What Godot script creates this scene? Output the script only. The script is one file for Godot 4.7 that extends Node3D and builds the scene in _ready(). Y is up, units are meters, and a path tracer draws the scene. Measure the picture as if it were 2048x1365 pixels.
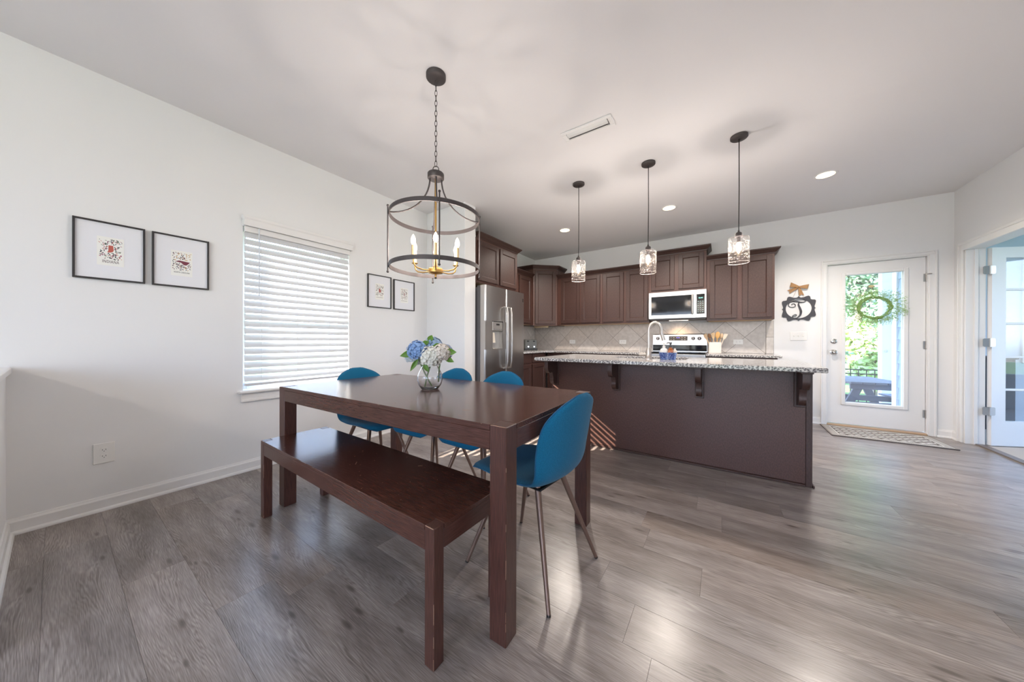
extends Node3D
# Open-plan dining area and kitchen. x runs right along the back wall, -z runs into the kitchen, metres.

const XL := -3.212
const XR := 2.1
const ZB := -5.57
const ZF := 4.6
const HC := 2.72

var M := {}
var taken := {}
var rng := RandomNumberGenerator.new()


class G:
	var v := PackedVector3Array()
	var n := PackedVector3Array()
	var uv := PackedVector2Array()

	func tri(a: Vector3, b: Vector3, c: Vector3, na: Vector3, nb: Vector3, nc: Vector3, ua := Vector2.ZERO, ub := Vector2.ZERO, uc := Vector2.ZERO) -> void:
		if (b - a).cross(c - a).dot(na + nb + nc) > 0.0:
			v.append_array([a, c, b]); n.append_array([na, nc, nb]); uv.append_array([ua, uc, ub])
		else:
			v.append_array([a, b, c]); n.append_array([na, nb, nc]); uv.append_array([ua, ub, uc])

	func quad(a: Vector3, b: Vector3, c: Vector3, d: Vector3, nn: Vector3, ua := Vector2(0, 1), ub := Vector2(1, 1), uc := Vector2(1, 0), ud := Vector2(0, 0)) -> void:
		tri(a, b, c, nn, nn, nn, ua, ub, uc)
		tri(a, c, d, nn, nn, nn, ua, uc, ud)

	func q4(a: Vector3, b: Vector3, c: Vector3, d: Vector3, na: Vector3, nb: Vector3, nc: Vector3, nd: Vector3) -> void:
		tri(a, b, c, na, nb, nc)
		tri(a, c, d, na, nc, nd)

	func _p(sg: Vector3, k: int, c: Vector3, h: Vector3, e: float) -> Vector3:
		var r := Vector3.ZERO
		for m in 3:
			r[m] = c[m] + sg[m] * (h[m] if m == k else h[m] - e)
		return r

	func box(lo: Vector3, hi: Vector3, e := 0.002) -> G:
		var c := (lo + hi) / 2.0
		var h := (hi - lo).abs() / 2.0
		e = minf(e, minf(h.x, minf(h.y, h.z)) * 0.6)
		for k in 3:
			var i := (k + 1) % 3
			var j := (k + 2) % 3
			for s in [-1.0, 1.0]:
				var nn := Vector3.ZERO
				nn[k] = s
				var q: Array[Vector3] = []
				for t in [[-1.0, -1.0], [1.0, -1.0], [1.0, 1.0], [-1.0, 1.0]]:
					var sg := Vector3.ZERO
					sg[k] = s
					sg[i] = t[0]
					sg[j] = t[1]
					q.append(_p(sg, k, c, h, e))
				quad(q[0], q[1], q[2], q[3], nn)
			if e > 0.0:
				for si in [-1.0, 1.0]:
					for sj in [-1.0, 1.0]:
						var a := Vector3.ZERO
						a[i] = si
						a[j] = sj
						var b := a
						a[k] = -1.0
						b[k] = 1.0
						var nn := Vector3.ZERO
						nn[i] = si
						nn[j] = sj
						quad(_p(a, i, c, h, e), _p(b, i, c, h, e), _p(b, j, c, h, e), _p(a, j, c, h, e), nn.normalized())
		if e > 0.0:
			for sx in [-1.0, 1.0]:
				for sy in [-1.0, 1.0]:
					for sz in [-1.0, 1.0]:
						var sg := Vector3(sx, sy, sz)
						var nn := sg.normalized()
						tri(_p(sg, 0, c, h, e), _p(sg, 1, c, h, e), _p(sg, 2, c, h, e), nn, nn, nn)
		return self

	func tube(pts: Array, r, sides := 8, caps := true, closed := false) -> G:
		var m := pts.size()
		var ring := []
		var nor := []
		var up := Vector3.UP
		for i in m:
			var a: Vector3 = pts[(i - 1 + m) % m] if closed else pts[maxi(i - 1, 0)]
			var b: Vector3 = pts[(i + 1) % m] if closed else pts[mini(i + 1, m - 1)]
			var t := (b - a).normalized()
			if i == 0 and absf(t.dot(up)) > 0.9:
				up = Vector3.RIGHT
			var s := t.cross(up).normalized()
			up = s.cross(t).normalized()
			var rad: float = r if not (r is Array) else r[i]
			var rr := []
			var nn := []
			for k in sides:
				var w := TAU * k / sides
				var d := s * cos(w) + up * sin(w)
				nn.append(d)
				rr.append(pts[i] + d * rad)
			ring.append(rr)
			nor.append(nn)
		for i in (m if closed else m - 1):
			var j := (i + 1) % m
			for k in sides:
				var l := (k + 1) % sides
				q4(ring[i][k], ring[i][l], ring[j][l], ring[j][k], nor[i][k], nor[i][l], nor[j][l], nor[j][k])
		if caps and not closed:
			for e in [0, m - 1]:
				var d: Vector3 = ((pts[0] - pts[1]) if e == 0 else (pts[m - 1] - pts[m - 2])).normalized()
				for k in sides:
					tri(pts[e], ring[e][k], ring[e][(k + 1) % sides], d, d, d)
		return self

	func lathe(prof: Array, at: Vector3, sides := 24) -> G:
		var m := prof.size()
		var seg := []
		for i in m - 1:
			var d: Vector2 = prof[i + 1] - prof[i]
			seg.append(Vector2(d.y, -d.x).normalized())
		for i in m - 1:
			var n0: Vector2 = seg[i]
			var n1: Vector2 = seg[i]
			if i > 0 and seg[i - 1].dot(seg[i]) > 0.6:
				n0 = (seg[i - 1] + seg[i]).normalized()
			if i < m - 2 and seg[i + 1].dot(seg[i]) > 0.6:
				n1 = (seg[i + 1] + seg[i]).normalized()
			for k in sides:
				var c0 := Vector2.from_angle(TAU * k / sides)
				var c1 := Vector2.from_angle(TAU * (k + 1) / sides)
				var f := func(p: Vector2, c: Vector2) -> Vector3: return Vector3(p.x * c.x, p.y, p.x * c.y)
				var a: Vector3 = at + f.call(prof[i], c0)
				var b: Vector3 = at + f.call(prof[i], c1)
				var c: Vector3 = at + f.call(prof[i + 1], c1)
				var d: Vector3 = at + f.call(prof[i + 1], c0)
				if prof[i].x > 1e-6:
					tri(a, b, c, f.call(n0, c0), f.call(n0, c1), f.call(n1, c1))
				if prof[i + 1].x > 1e-6:
					tri(a, c, d, f.call(n0, c0), f.call(n1, c1), f.call(n1, c0))
		return self

	func prism(poly: PackedVector2Array, o: Vector3, u: Vector3, w: Vector3, dep: Vector3, smooth := false) -> G:
		var id := Geometry2D.triangulate_polygon(poly)
		var nn := dep.normalized()
		for i in range(0, id.size(), 3):
			var p := []
			for k in 3:
				var q := poly[id[i + k]]
				p.append(o + u * q.x + w * q.y)
			tri(p[0], p[1], p[2], -nn, -nn, -nn)
			tri(p[0] + dep, p[1] + dep, p[2] + dep, nn, nn, nn)
		var m := poly.size()
		var sgn := -1.0 if Geometry2D.is_polygon_clockwise(poly) else 1.0
		var en := []
		for i in m:
			var d := poly[(i + 1) % m] - poly[i]
			var e := Vector2(d.y, -d.x).normalized() * sgn
			en.append(u * e.x + w * e.y)
		for i in m:
			var a := o + u * poly[i].x + w * poly[i].y
			var b := o + u * poly[(i + 1) % m].x + w * poly[(i + 1) % m].y
			var na: Vector3 = en[i]
			var nb: Vector3 = en[i]
			if smooth:
				if en[i].dot(en[(i - 1 + m) % m]) > 0.5: na = (en[i] + en[(i - 1 + m) % m]).normalized()
				if en[i].dot(en[(i + 1) % m]) > 0.5: nb = (en[i] + en[(i + 1) % m]).normalized()
			q4(a, b, b + dep, a + dep, na, nb, nb, na)
		return self

	func ball(c: Vector3, r, rows := 8, sides := 12) -> G:
		var rad: Vector3 = r if r is Vector3 else Vector3(r, r, r)
		var f := func(i: int, k: int) -> Vector3:
			var th := PI * i / rows
			var ph := TAU * k / sides
			return Vector3(sin(th) * cos(ph), cos(th), sin(th) * sin(ph))
		for i in rows:
			for k in sides:
				var p := [f.call(i, k), f.call(i, k + 1), f.call(i + 1, k + 1), f.call(i + 1, k)]
				var q := []
				var nn := []
				for w in p:
					q.append(c + w * rad)
					nn.append((w / rad).normalized())
				if i > 0: tri(q[0], q[1], q[2], nn[0], nn[1], nn[2])
				if i < rows - 1: tri(q[0], q[2], q[3], nn[0], nn[2], nn[3])
		return self

	func grid(nu: int, nv: int, f: Callable, flip := false, wrap_u := false) -> G:
		var p := []
		for i in nu + 1:
			var row := []
			for j in nv + 1:
				row.append(f.call(float(i) / nu, float(j) / nv))
			p.append(row)
		var nn := []
		for i in nu + 1:
			var row := []
			for j in nv + 1:
				var i0 := (i - 1 + nu) % nu if wrap_u else maxi(i - 1, 0)
				var i1 := (i + 1) % nu if wrap_u else mini(i + 1, nu)
				var a: Vector3 = p[i1][j] - p[i0][j]
				var b: Vector3 = p[i][mini(j + 1, nv)] - p[i][maxi(j - 1, 0)]
				var w := a.cross(b).normalized()
				row.append(-w if flip else w)
			nn.append(row)
		for i in nu:
			for j in nv:
				q4(p[i][j], p[i + 1][j], p[i + 1][j + 1], p[i][j + 1], nn[i][j], nn[i + 1][j], nn[i + 1][j + 1], nn[i][j + 1])
		return self

	func wall(axis: int, t0: float, t1: float, a0: float, a1: float, y0: float, y1: float, holes: Array) -> G:
		# a wall with rectangular openings; axis 0: runs along x, 2: runs along z
		var cuts := [a0, a1]
		for h in holes:
			cuts.append(h[0])
			cuts.append(h[1])
		cuts.sort()
		for i in cuts.size() - 1:
			if cuts[i + 1] - cuts[i] < 1e-5: continue
			var mid: float = (cuts[i] + cuts[i + 1]) / 2.0
			var at := y0
			var hs := holes.filter(func(h): return h[0] < mid and mid < h[1])
			hs.sort_custom(func(a, b): return a[2] < b[2])
			var spans := []
			for h in hs:
				spans.append([at, h[2]])
				at = h[3]
			spans.append([at, y1])
			for s in spans:
				if s[1] - s[0] > 1e-5:
					if axis == 0: box(Vector3(cuts[i], s[0], t0), Vector3(cuts[i + 1], s[1], t1), 0.0)
					else: box(Vector3(t0, s[0], cuts[i]), Vector3(t1, s[1], cuts[i + 1]), 0.0)
		return self

	func sweep(path: Array, prof: Array) -> G:
		# a moulding: profile (out, up) along a level path; out is to the right of travel
		var m := path.size()
		var offs := []
		for i in m:
			var d0: Vector3 = (path[i] - path[maxi(i - 1, 0)]).normalized() if i > 0 else (path[1] - path[0]).normalized()
			var d1: Vector3 = (path[mini(i + 1, m - 1)] - path[i]).normalized() if i < m - 1 else d0
			var r0 := d0.cross(Vector3.UP)
			var r1 := d1.cross(Vector3.UP)
			var b := (r0 + r1).normalized()
			offs.append(b / maxf(b.dot(r0), 0.3))
		var k := prof.size()
		for i in m - 1:
			var run: Vector3 = (path[i + 1] - path[i]).normalized()
			for j in k:
				var p: Vector2 = prof[j]
				var q: Vector2 = prof[(j + 1) % k]
				var nn := (run.cross(Vector3.UP) * (q.y - p.y) + Vector3.UP * -(q.x - p.x)).normalized()
				quad(path[i] + offs[i] * p.x + Vector3.UP * p.y, path[i + 1] + offs[i + 1] * p.x + Vector3.UP * p.y, path[i + 1] + offs[i + 1] * q.x + Vector3.UP * q.y, path[i] + offs[i] * q.x + Vector3.UP * q.y, nn)
		for e in [0, m - 1]:
			var d: Vector3 = (path[0] - path[1]).normalized() if e == 0 else (path[m - 1] - path[m - 2]).normalized()
			for j in range(1, k - 1):
				var w := []
				for x in [prof[0], prof[j], prof[j + 1]]:
					w.append(path[e] + offs[e] * x.x + Vector3.UP * x.y)
				tri(w[0], w[1], w[2], d, d, d)
		return self

	func xf(t: Transform3D, from := 0) -> G:
		for i in range(from, v.size()):
			v[i] = t * v[i]
			n[i] = (t.basis * n[i]).normalized()
		return self

	func mesh() -> ArrayMesh:
		var arr := []
		arr.resize(Mesh.ARRAY_MAX)
		arr[Mesh.ARRAY_VERTEX] = v
		arr[Mesh.ARRAY_NORMAL] = n
		arr[Mesh.ARRAY_TEX_UV] = uv
		var st := SurfaceTool.new()
		st.create_from_arrays(arr)
		st.index()
		return st.commit()


# ---------- naming and tagging ----------

func numbered(parent: Node, called: String) -> String:
	var key := "%d/%s" % [parent.get_instance_id(), called]
	var k: int = taken.get(key, 0)
	taken[key] = k + 1
	return called if k == 0 else "%s_%03d" % [called, k]


func tag(o: Node, label: String, category := "", group := "", kind := "") -> Node:
	if label: o.set_meta("label", label)
	if category: o.set_meta("category", category)
	if group: o.set_meta("group", group)
	if kind: o.set_meta("kind", kind)
	return o


func thing(called: String, label: String, category: String, at := Vector3.ZERO, turn := 0.0, group := "", kind := "") -> Node3D:
	var o := Node3D.new()
	o.name = numbered(self, called)
	add_child(o, true)
	o.position = at
	o.rotation.y = turn
	tag(o, label, category, group, kind)
	return o


func part(parent: Node, called: String, g, mat: Material) -> MeshInstance3D:
	var o := MeshInstance3D.new()
	o.name = numbered(parent, called)
	o.mesh = g.mesh() if g is G else g
	o.material_override = mat
	o.cast_shadow = GeometryInstance3D.SHADOW_CASTING_SETTING_ON
	parent.add_child(o, true)
	return o


func one(called: String, g, mat: Material, label: String, category: String, group := "", kind := "", at := Vector3.ZERO) -> MeshInstance3D:
	var o := part(self, called, g, mat)
	o.position = at
	tag(o, label, category, group, kind)
	return o


func struct(called: String, g, mat: Material, label: String, category: String) -> MeshInstance3D:
	return one(called, g, mat, label, category, "", "structure")


func dup(src: Node3D, at: Vector3, turn: float, label: String) -> Node3D:
	var c: Node3D = src.duplicate()
	var base := String(src.name)
	c.name = numbered(self, base)
	add_child(c, true)
	c.position = at
	c.rotation.y = turn
	c.set_meta("label", label)
	return c


func V(x: float, y: float, z: float) -> Vector3:
	return Vector3(x, y, z)


func boxg(lo: Vector3, hi: Vector3, e := 0.002) -> G:
	return G.new().box(lo, hi, e)


func c8(r: float, g: float, b: float) -> Color:
	return Color(r / 255.0, g / 255.0, b / 255.0)


func mat(col: Color, rough := 0.6, metal := 0.0, spec := 0.5) -> StandardMaterial3D:
	var m := StandardMaterial3D.new()
	m.albedo_color = col
	m.roughness = rough
	m.metallic = metal
	m.metallic_specular = spec
	return m


func noise_tex(seed_: int, freq: float, cols: Array, size := 512, octaves := 4, kind := FastNoiseLite.TYPE_SIMPLEX_SMOOTH, offsets: Array = []) -> NoiseTexture2D:
	var f := FastNoiseLite.new()
	f.seed = seed_
	f.noise_type = kind
	f.frequency = freq
	f.fractal_octaves = octaves
	var t := NoiseTexture2D.new()
	t.width = size
	t.height = size
	t.seamless = true
	t.noise = f
	if cols.size():
		var gr := Gradient.new()
		var offs := PackedFloat32Array()
		for i in cols.size():
			offs.append(offsets[i] if offsets.size() else float(i) / (cols.size() - 1))
		gr.offsets = offs
		gr.colors = PackedColorArray(cols)
		t.color_ramp = gr
	return t


func tri_mat(tex: Texture2D, scale: Vector3, rough: float, world := false, bump: Texture2D = null, bump_cm := 0.0) -> StandardMaterial3D:
	var m := StandardMaterial3D.new()
	m.albedo_texture = tex
	m.roughness = rough
	m.uv1_triplanar = true
	m.uv1_world_triplanar = world
	m.uv1_scale = scale
	if bump:
		m.heightmap_enabled = true
		m.heightmap_texture = bump
		m.heightmap_scale = bump_cm
	return m


func pane(col: Color, alpha := 0.06) -> StandardMaterial3D:
	var m := mat(Color(col.r, col.g, col.b, alpha), 0.02)
	m.transparency = BaseMaterial3D.TRANSPARENCY_ALPHA
	return m


func glow(col: Color, energy: float) -> StandardMaterial3D:
	var m := mat(col, 0.5)
	m.emission_enabled = true
	m.emission = col
	m.emission_energy_multiplier = energy
	return m


func omni(parent: Node, at: Vector3, col: Color, energy: float, size: float) -> void:
	var l := OmniLight3D.new()
	l.name = numbered(parent, "bulb_light")
	l.light_color = col
	l.light_energy = energy
	l.light_size = size
	l.omni_range = 14.0
	l.omni_attenuation = 2.0
	l.shadow_enabled = true
	parent.add_child(l, true)
	l.position = at


const LAMP := Color(1.0, 0.955, 0.915)
const SUN_E := 7.5
const SKY_E := 2.4
const EXPOSURE := 1.32
const CHAND_E := 0.06
const PEND_E := 0.22
const CAN_E := 2.0


func _ready() -> void:
	rng.seed = 7
	# camera, sky, sun, exposure
	var cam := Camera3D.new()
	cam.name = "camera"
	cam.fov = rad_to_deg(2.0 * atan(682.5 / 622.494))
	cam.near = 0.05
	cam.far = 200.0
	add_child(cam)
	cam.position = V(0, 1.07, 0)
	cam.rotation_order = EULER_ORDER_YXZ
	cam.rotation = V(-0.0019717, 0.5963631, 0.0025369)
	cam.current = true
	var env := Environment.new()
	env.background_mode = Environment.BG_SKY
	var sky := ProceduralSkyMaterial.new()
	sky.sky_top_color = c8(150, 190, 245)
	sky.sky_horizon_color = c8(226, 236, 250)
	sky.ground_horizon_color = c8(200, 205, 205)
	sky.ground_bottom_color = c8(120, 120, 110)
	sky.sky_energy_multiplier = SKY_E
	sky.ground_energy_multiplier = SKY_E
	sky.sun_angle_max = 0.0
	env.sky = Sky.new()
	env.sky.sky_material = sky
	env.tonemap_mode = Environment.TONE_MAPPER_LINEAR
	env.tonemap_exposure = EXPOSURE
	env.sdfgi_enabled = true
	env.ssao_enabled = true
	env.ssil_enabled = true
	var we := WorldEnvironment.new()
	we.name = "world_environment"
	we.environment = env
	add_child(we)
	var sun := DirectionalLight3D.new()
	sun.name = "sun"
	sun.sky_mode = DirectionalLight3D.SKY_MODE_LIGHT_ONLY
	sun.light_energy = SUN_E
	sun.light_color = Color(1.0, 0.95, 0.88)
	sun.light_angular_distance = 0.2
	sun.shadow_enabled = true
	add_child(sun)
	sun.look_at_from_position(Vector3.ZERO, V(1.127, -0.817, -1.0))
	make_materials()
	room()
	floor_planks()
	left_window()
	back_door()
	office()
	outdoors()
	upper_cabinets()
	base_cabinets()
	backsplash()
	fridge()
	range_and_microwave()
	island()
	counter_items()
	dining()
	bouquet()
	chandelier()
	pendants()
	ceiling_things()
	wall_things()
	rear_room()


func make_materials() -> void:
	M.wall = mat(c8(233, 233, 233), 0.85)
	M.ceil = mat(c8(233, 231, 231), 0.9)
	M.trim = mat(c8(232, 231, 230), 0.4)
	M.office_wall = mat(c8(216, 224, 234), 0.9)
	M.dark = mat(c8(22, 20, 20), 0.5)
	M.black_gloss = mat(c8(16, 17, 19), 0.06)
	M.plate = mat(c8(236, 235, 232), 0.35)
	M.slot = mat(c8(70, 68, 66), 0.6)
	M.bronze = mat(c8(78, 72, 72), 0.5, 0.4)
	M.brass = mat(c8(214, 172, 104), 0.28, 1.0)
	M.steel = mat(c8(190, 188, 186), 0.28, 1.0)
	M.steel_soft = mat(c8(186, 182, 178), 0.4, 1.0)
	M.case_gray = mat(c8(98, 97, 100), 0.55)
	M.nickel = mat(c8(205, 197, 189), 0.34, 1.0)
	M.chrome = mat(c8(215, 212, 208), 0.15, 1.0)
	M.glass = pane(Color(1, 1, 1), 0.04)
	M.frame_black = mat(c8(46, 43, 45), 0.45)
	M.paper = mat(c8(232, 233, 238), 0.7)
	M.burlap = tri_mat(noise_tex(61, 0.2, [c8(150, 112, 76), c8(196, 155, 112)], 128, 2), V(14, 14, 14), 0.95)
	M.charcoal = mat(c8(66, 67, 74), 0.6)
	var cabt := noise_tex(11, 0.02, [c8(54, 36, 32), c8(66, 45, 40), c8(77, 54, 48)], 512, 5)
	M.cab = tri_mat(cabt, V(10, 2.5, 10), 0.42)
	M.cab_side = tri_mat(noise_tex(12, 0.03, [c8(68, 44, 38), c8(82, 55, 48), c8(94, 66, 58)], 512, 5), V(7, 3, 7), 0.4)
	M.cab_raw = mat(c8(196, 168, 134), 0.7)
	var wt := noise_tex(21, 0.022, [c8(58, 34, 29), c8(77, 48, 41), c8(96, 62, 53)], 512, 5)
	var wb := noise_tex(22, 0.03, [Color.BLACK, Color.WHITE], 512, 4)
	M.wood_x = tri_mat(wt, V(0.8, 15, 15), 0.18, false, wb, 0.008)
	M.wood_z = tri_mat(wt, V(15, 15, 0.8), 0.3, false, wb, 0.008)
	M.wood_y = tri_mat(wt, V(15, 0.8, 15), 0.32, false, wb, 0.008)
	var ft := noise_tex(31, 0.12, [c8(14, 76, 106), c8(24, 99, 135), c8(42, 122, 158)], 256, 3)
	var fb := noise_tex(32, 0.25, [Color.BLACK, Color.WHITE], 256, 2)
	M.worn = mat(c8(176, 142, 118), 0.6)
	M.fabric = tri_mat(ft, V(7, 9, 7), 0.95, false, fb, 0.05)
	M.fabric.metallic_specular = 0.2
	M.fabric.rim_enabled = true
	M.fabric.rim = 0.25
	M.fabric.rim_tint = 0.6
	M.piping = mat(c8(24, 84, 122), 0.9)
	M.chair_leg = mat(c8(122, 99, 88), 0.32, 0.55)
	var gr := noise_tex(41, 0.06, [c8(40, 38, 42), c8(84, 82, 86), c8(160, 157, 156), c8(216, 214, 211), c8(230, 228, 225), c8(160, 140, 130)], 512, 3, FastNoiseLite.TYPE_CELLULAR, [0.0, 0.26, 0.42, 0.6, 0.85, 1.0])
	M.granite = tri_mat(gr, V(2.3, 2.3, 2.3), 0.1)
	var tt := noise_tex(51, 0.025, [c8(192, 184, 177), c8(202, 195, 188), c8(211, 204, 198)], 256, 4)
	M.tile = []
	for k in 3:
		var t := tri_mat(tt, V(2.2 + k * 0.3, 2.2, 2.2), 0.3)
		t.albedo_color = [Color(1, 1, 1), Color(0.96, 0.955, 0.95), Color(0.985, 0.975, 0.965)][k]
		M.tile.append(t)
	M.grout = mat(c8(104, 96, 90), 0.9)
	M.carpet = tri_mat(noise_tex(71, 0.2, [c8(176, 164, 152), c8(206, 196, 186)], 256, 2), V(6, 6, 6), 1.0)
	M.green_leaf = mat(c8(92, 132, 50), 0.5)
	M.green_leaf.backlight_enabled = true
	M.green_leaf.backlight = c8(70, 100, 30)
	M.stem = mat(c8(84, 110, 66), 0.6)
	M.blind = mat(c8(214, 216, 219), 0.5)
	M.blind.backlight_enabled = true
	M.blind.backlight = Color(0.05, 0.05, 0.055)
	M.siding = mat(c8(150, 165, 190), 0.7)
	M.porch_white = mat(c8(228, 230, 236), 0.6)
	M.lawn = tri_mat(noise_tex(81, 0.05, [c8(84, 110, 62), c8(120, 150, 84)], 256, 4), V(0.6, 0.6, 0.6), 1.0)
	M.concrete = mat(c8(186, 182, 174), 0.9)
	M.picnic = tri_mat(noise_tex(82, 0.03, [c8(84, 84, 96), c8(108, 108, 120)], 256, 4), V(2, 9, 2), 0.8)
	M.bulb = glow(Color(1.0, 0.88, 0.74), 7.0)


# ---------- room shell ----------

func room() -> void:
	var t := 0.15
	struct("ceiling", boxg(V(XL - t, HC, ZB - t), V(XR + 3.6, HC + 0.15, ZF + t), 0.0), M.ceil, "flat white painted ceiling over dining area and kitchen", "ceiling")
	struct("wall_left", G.new().wall(2, XL - t, XL, ZB - t, ZF + t, -0.2, HC, [[-1.72, -0.86, 0.655, 1.99]]), M.wall, "long white painted wall with the blinded window and four prints", "wall")
	struct("wall_back", G.new().wall(0, ZB - t, ZB, XL, XR, -0.2, HC, [[1.1, 1.918, -0.2, 2.045]]), M.wall, "white painted kitchen back wall holding the glazed door", "wall")
	struct("wall_right", G.new().wall(2, XR, XR + 0.115, ZB, ZF + t, -0.2, HC, [[-5.37, -3.6, -0.2, 2.045], [1.9, 3.9, 0.4, 2.35]]), M.wall, "white wall at far right with the wide opening to the next room", "wall")
	struct("wall_rear", G.new().wall(0, ZF, ZF + t, XL, XR, -0.2, HC, [[-2.7, -0.9, 0.4, 2.35], [-0.5, 1.5, 0.05, 2.35]]), M.wall, "rear wall with large windows behind the viewer", "wall")
	struct("wall_stub", boxg(V(XL, 0, -2.935), V(-2.541, HC, -2.743), 0.003), M.wall, "short white wall stub projecting beside the refrigerator", "wall")
	var kw := thing("wall_knee", "low white half wall with a cap at the left edge", "half wall", Vector3.ZERO, 0, "", "structure")
	part(kw, "wall_body", boxg(V(XL, 0, 0.145), V(-2.0, 0.88, 0.255), 0.0), M.wall)
	part(kw, "cap", boxg(V(XL, 0.88, 0.128), V(-1.98, 0.917, 0.272), 0.006), M.trim)
	# baseboards: board with a rounded top edge and a quarter-round shoe
	var prof := [Vector2(0, 0), Vector2(0.026, 0), Vector2(0.0255, 0.009), Vector2(0.022, 0.016), Vector2(0.014, 0.02), Vector2(0.013, 0.068), Vector2(0.008, 0.078), Vector2(0.006, 0.086), Vector2(0, 0.088)]
	struct("baseboard_left", G.new().sweep([V(XL, 0, 0.145), V(XL, 0, -2.743), V(-2.541, 0, -2.743), V(-2.541, 0, -2.93)], prof), M.trim, "white baseboard with shoe moulding along the left wall", "baseboard")
	struct("baseboard_back", G.new().sweep([V(0.56, 0, ZB), V(1.045, 0, ZB)], prof), M.trim, "white baseboard between island end and glazed door casing", "baseboard")
	struct("baseboard_right", G.new().sweep([V(1.98, 0, ZB), V(XR, 0, ZB), V(XR, 0, -5.462)], prof), M.trim, "short white baseboard turning the corner right of the glazed door", "baseboard")
	struct("baseboard_knee", G.new().sweep([V(-2.0, 0, 0.145), V(XL + 0.03, 0, 0.145)], prof), M.trim, "white baseboard along the low half wall", "baseboard")
	# casing of the wide opening
	var cs := thing("trim_1", "white casing round the wide opening to the office", "door casing", Vector3.ZERO, 0, "", "structure")
	var g := G.new()
	g.box(V(XR - 0.018, 0, -5.462), V(XR, 2.10, -5.39), 0.004)
	g.box(V(XR - 0.026, 0, -5.462), V(XR - 0.016, 2.115, -5.44), 0.004)
	part(cs, "side_casing", g, M.trim)
	g = G.new()
	g.box(V(XR - 0.018, 2.03, -5.39), V(XR, 2.095, -3.52), 0.004)
	g.box(V(XR - 0.026, 2.088, -5.44), V(XR - 0.0, 2.115, -3.52), 0.004)
	part(cs, "head_casing", g, M.trim)
	part(cs, "side_casing", boxg(V(XR - 0.018, 0, -3.585), V(XR, 2.03, -3.52), 0.004), M.trim)
	part(cs, "jamb", boxg(V(XR - 0.002, 0, -5.385), V(XR + 0.125, 2.03, -5.366), 0.002), M.trim)
	part(cs, "jamb", boxg(V(XR - 0.002, 0, -3.604), V(XR + 0.125, 2.03, -3.585), 0.002), M.trim)
	part(cs, "head_jamb", boxg(V(XR - 0.002, 2.03, -5.385), V(XR + 0.125, 2.048, -3.585), 0.002), M.trim)
	part(cs, "door_stop", boxg(V(XR + 0.05, 0, -5.366), V(XR + 0.075, 2.03, -5.354), 0.002), M.trim)
	struct("trim_2", boxg(V(XR + 0.06, 0.0, -5.36), V(XR + 0.125, 0.014, -3.61), 0.006), mat(c8(112, 100, 94), 0.45), "gray wood transition strip between plank floor and carpet", "threshold")


func plank_texture(k: int) -> ImageTexture:
	var w := 1024
	var h := 144
	var fa := FastNoiseLite.new()
	fa.seed = 100 + k
	fa.frequency = 1.0
	fa.fractal_octaves = 3
	var fb := FastNoiseLite.new()
	fb.seed = 200 + k
	fb.frequency = 1.0
	fb.fractal_octaves = 2
	var fc := FastNoiseLite.new()
	fc.seed = 250 + k
	fc.frequency = 1.0
	fc.fractal_type = FastNoiseLite.FRACTAL_NONE
	var r := RandomNumberGenerator.new()
	r.seed = 300 + k
	var knots := []
	for i in r.randi_range(1, 4):
		knots.append([r.randf_range(0.05, 1.23), r.randf_range(0.02, 0.17), r.randf_range(0.006, 0.014)])
	var tone := r.randf_range(-0.035, 0.035)
	var warm := r.randf_range(-0.006, 0.012)
	var data := PackedByteArray()
	data.resize(w * h * 3)
	var at := 0
	for y in h:
		var py := 0.193 * y / h
		for x in w:
			var px := 1.28 * x / w
			var bend := fc.get_noise_2d(px * 0.9, py * 5.0) * 0.05 + fc.get_noise_2d(px * 7.0 + 40.0, py * 30.0) * 0.0022
			var dark := 0.0
			for kn in knots:
				var dx: float = (px - kn[0]) * 0.27
				var dy: float = py - kn[1]
				var d := sqrt(dx * dx + dy * dy)
				bend += 0.0015 / (d + 0.014) * clampf(dy * 70.0, -1.0, 1.0) * 0.35
				dark = maxf(dark, 1.0 - smoothstep(kn[2] * 0.25, kn[2] * 1.25, d))
			var ring := (py + bend) * 135.0 + fb.get_noise_2d(px * 5.0, py * 60.0) * 0.5
			var mask := 0.35 + 0.65 * smoothstep(-0.25, 0.35, fc.get_noise_2d(px * 2.2 + 7.0, py * 9.0 + 5.0))
			var line := absf(fposmod(ring, 1.0) - 0.5) * 2.0
			line = smoothstep(0.0, 0.85, line)
			var fine := fb.get_noise_2d(px * 9.0, py * 700.0)
			var broad := fa.get_noise_2d(px * 1.5 + 9.0, py * 7.0 + 3.0)
			var val := 0.51 + tone + 0.1 * mask * (line - 0.5) + 0.115 * fine + 0.11 * broad
			val = lerpf(val, 0.25, dark * (0.55 + 0.4 * fine))
			data[at] = clampi(int(255.0 * (val + 0.024 + warm)), 0, 255)
			data[at + 1] = clampi(int(255.0 * (val - 0.016)), 0, 255)
			data[at + 2] = clampi(int(255.0 * (val - 0.036 - warm)), 0, 255)
			at += 3
	var im := Image.create_from_data(w, h, false, Image.FORMAT_RGB8, data)
	im.generate_mipmaps()
	return ImageTexture.create_from_image(im)


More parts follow.
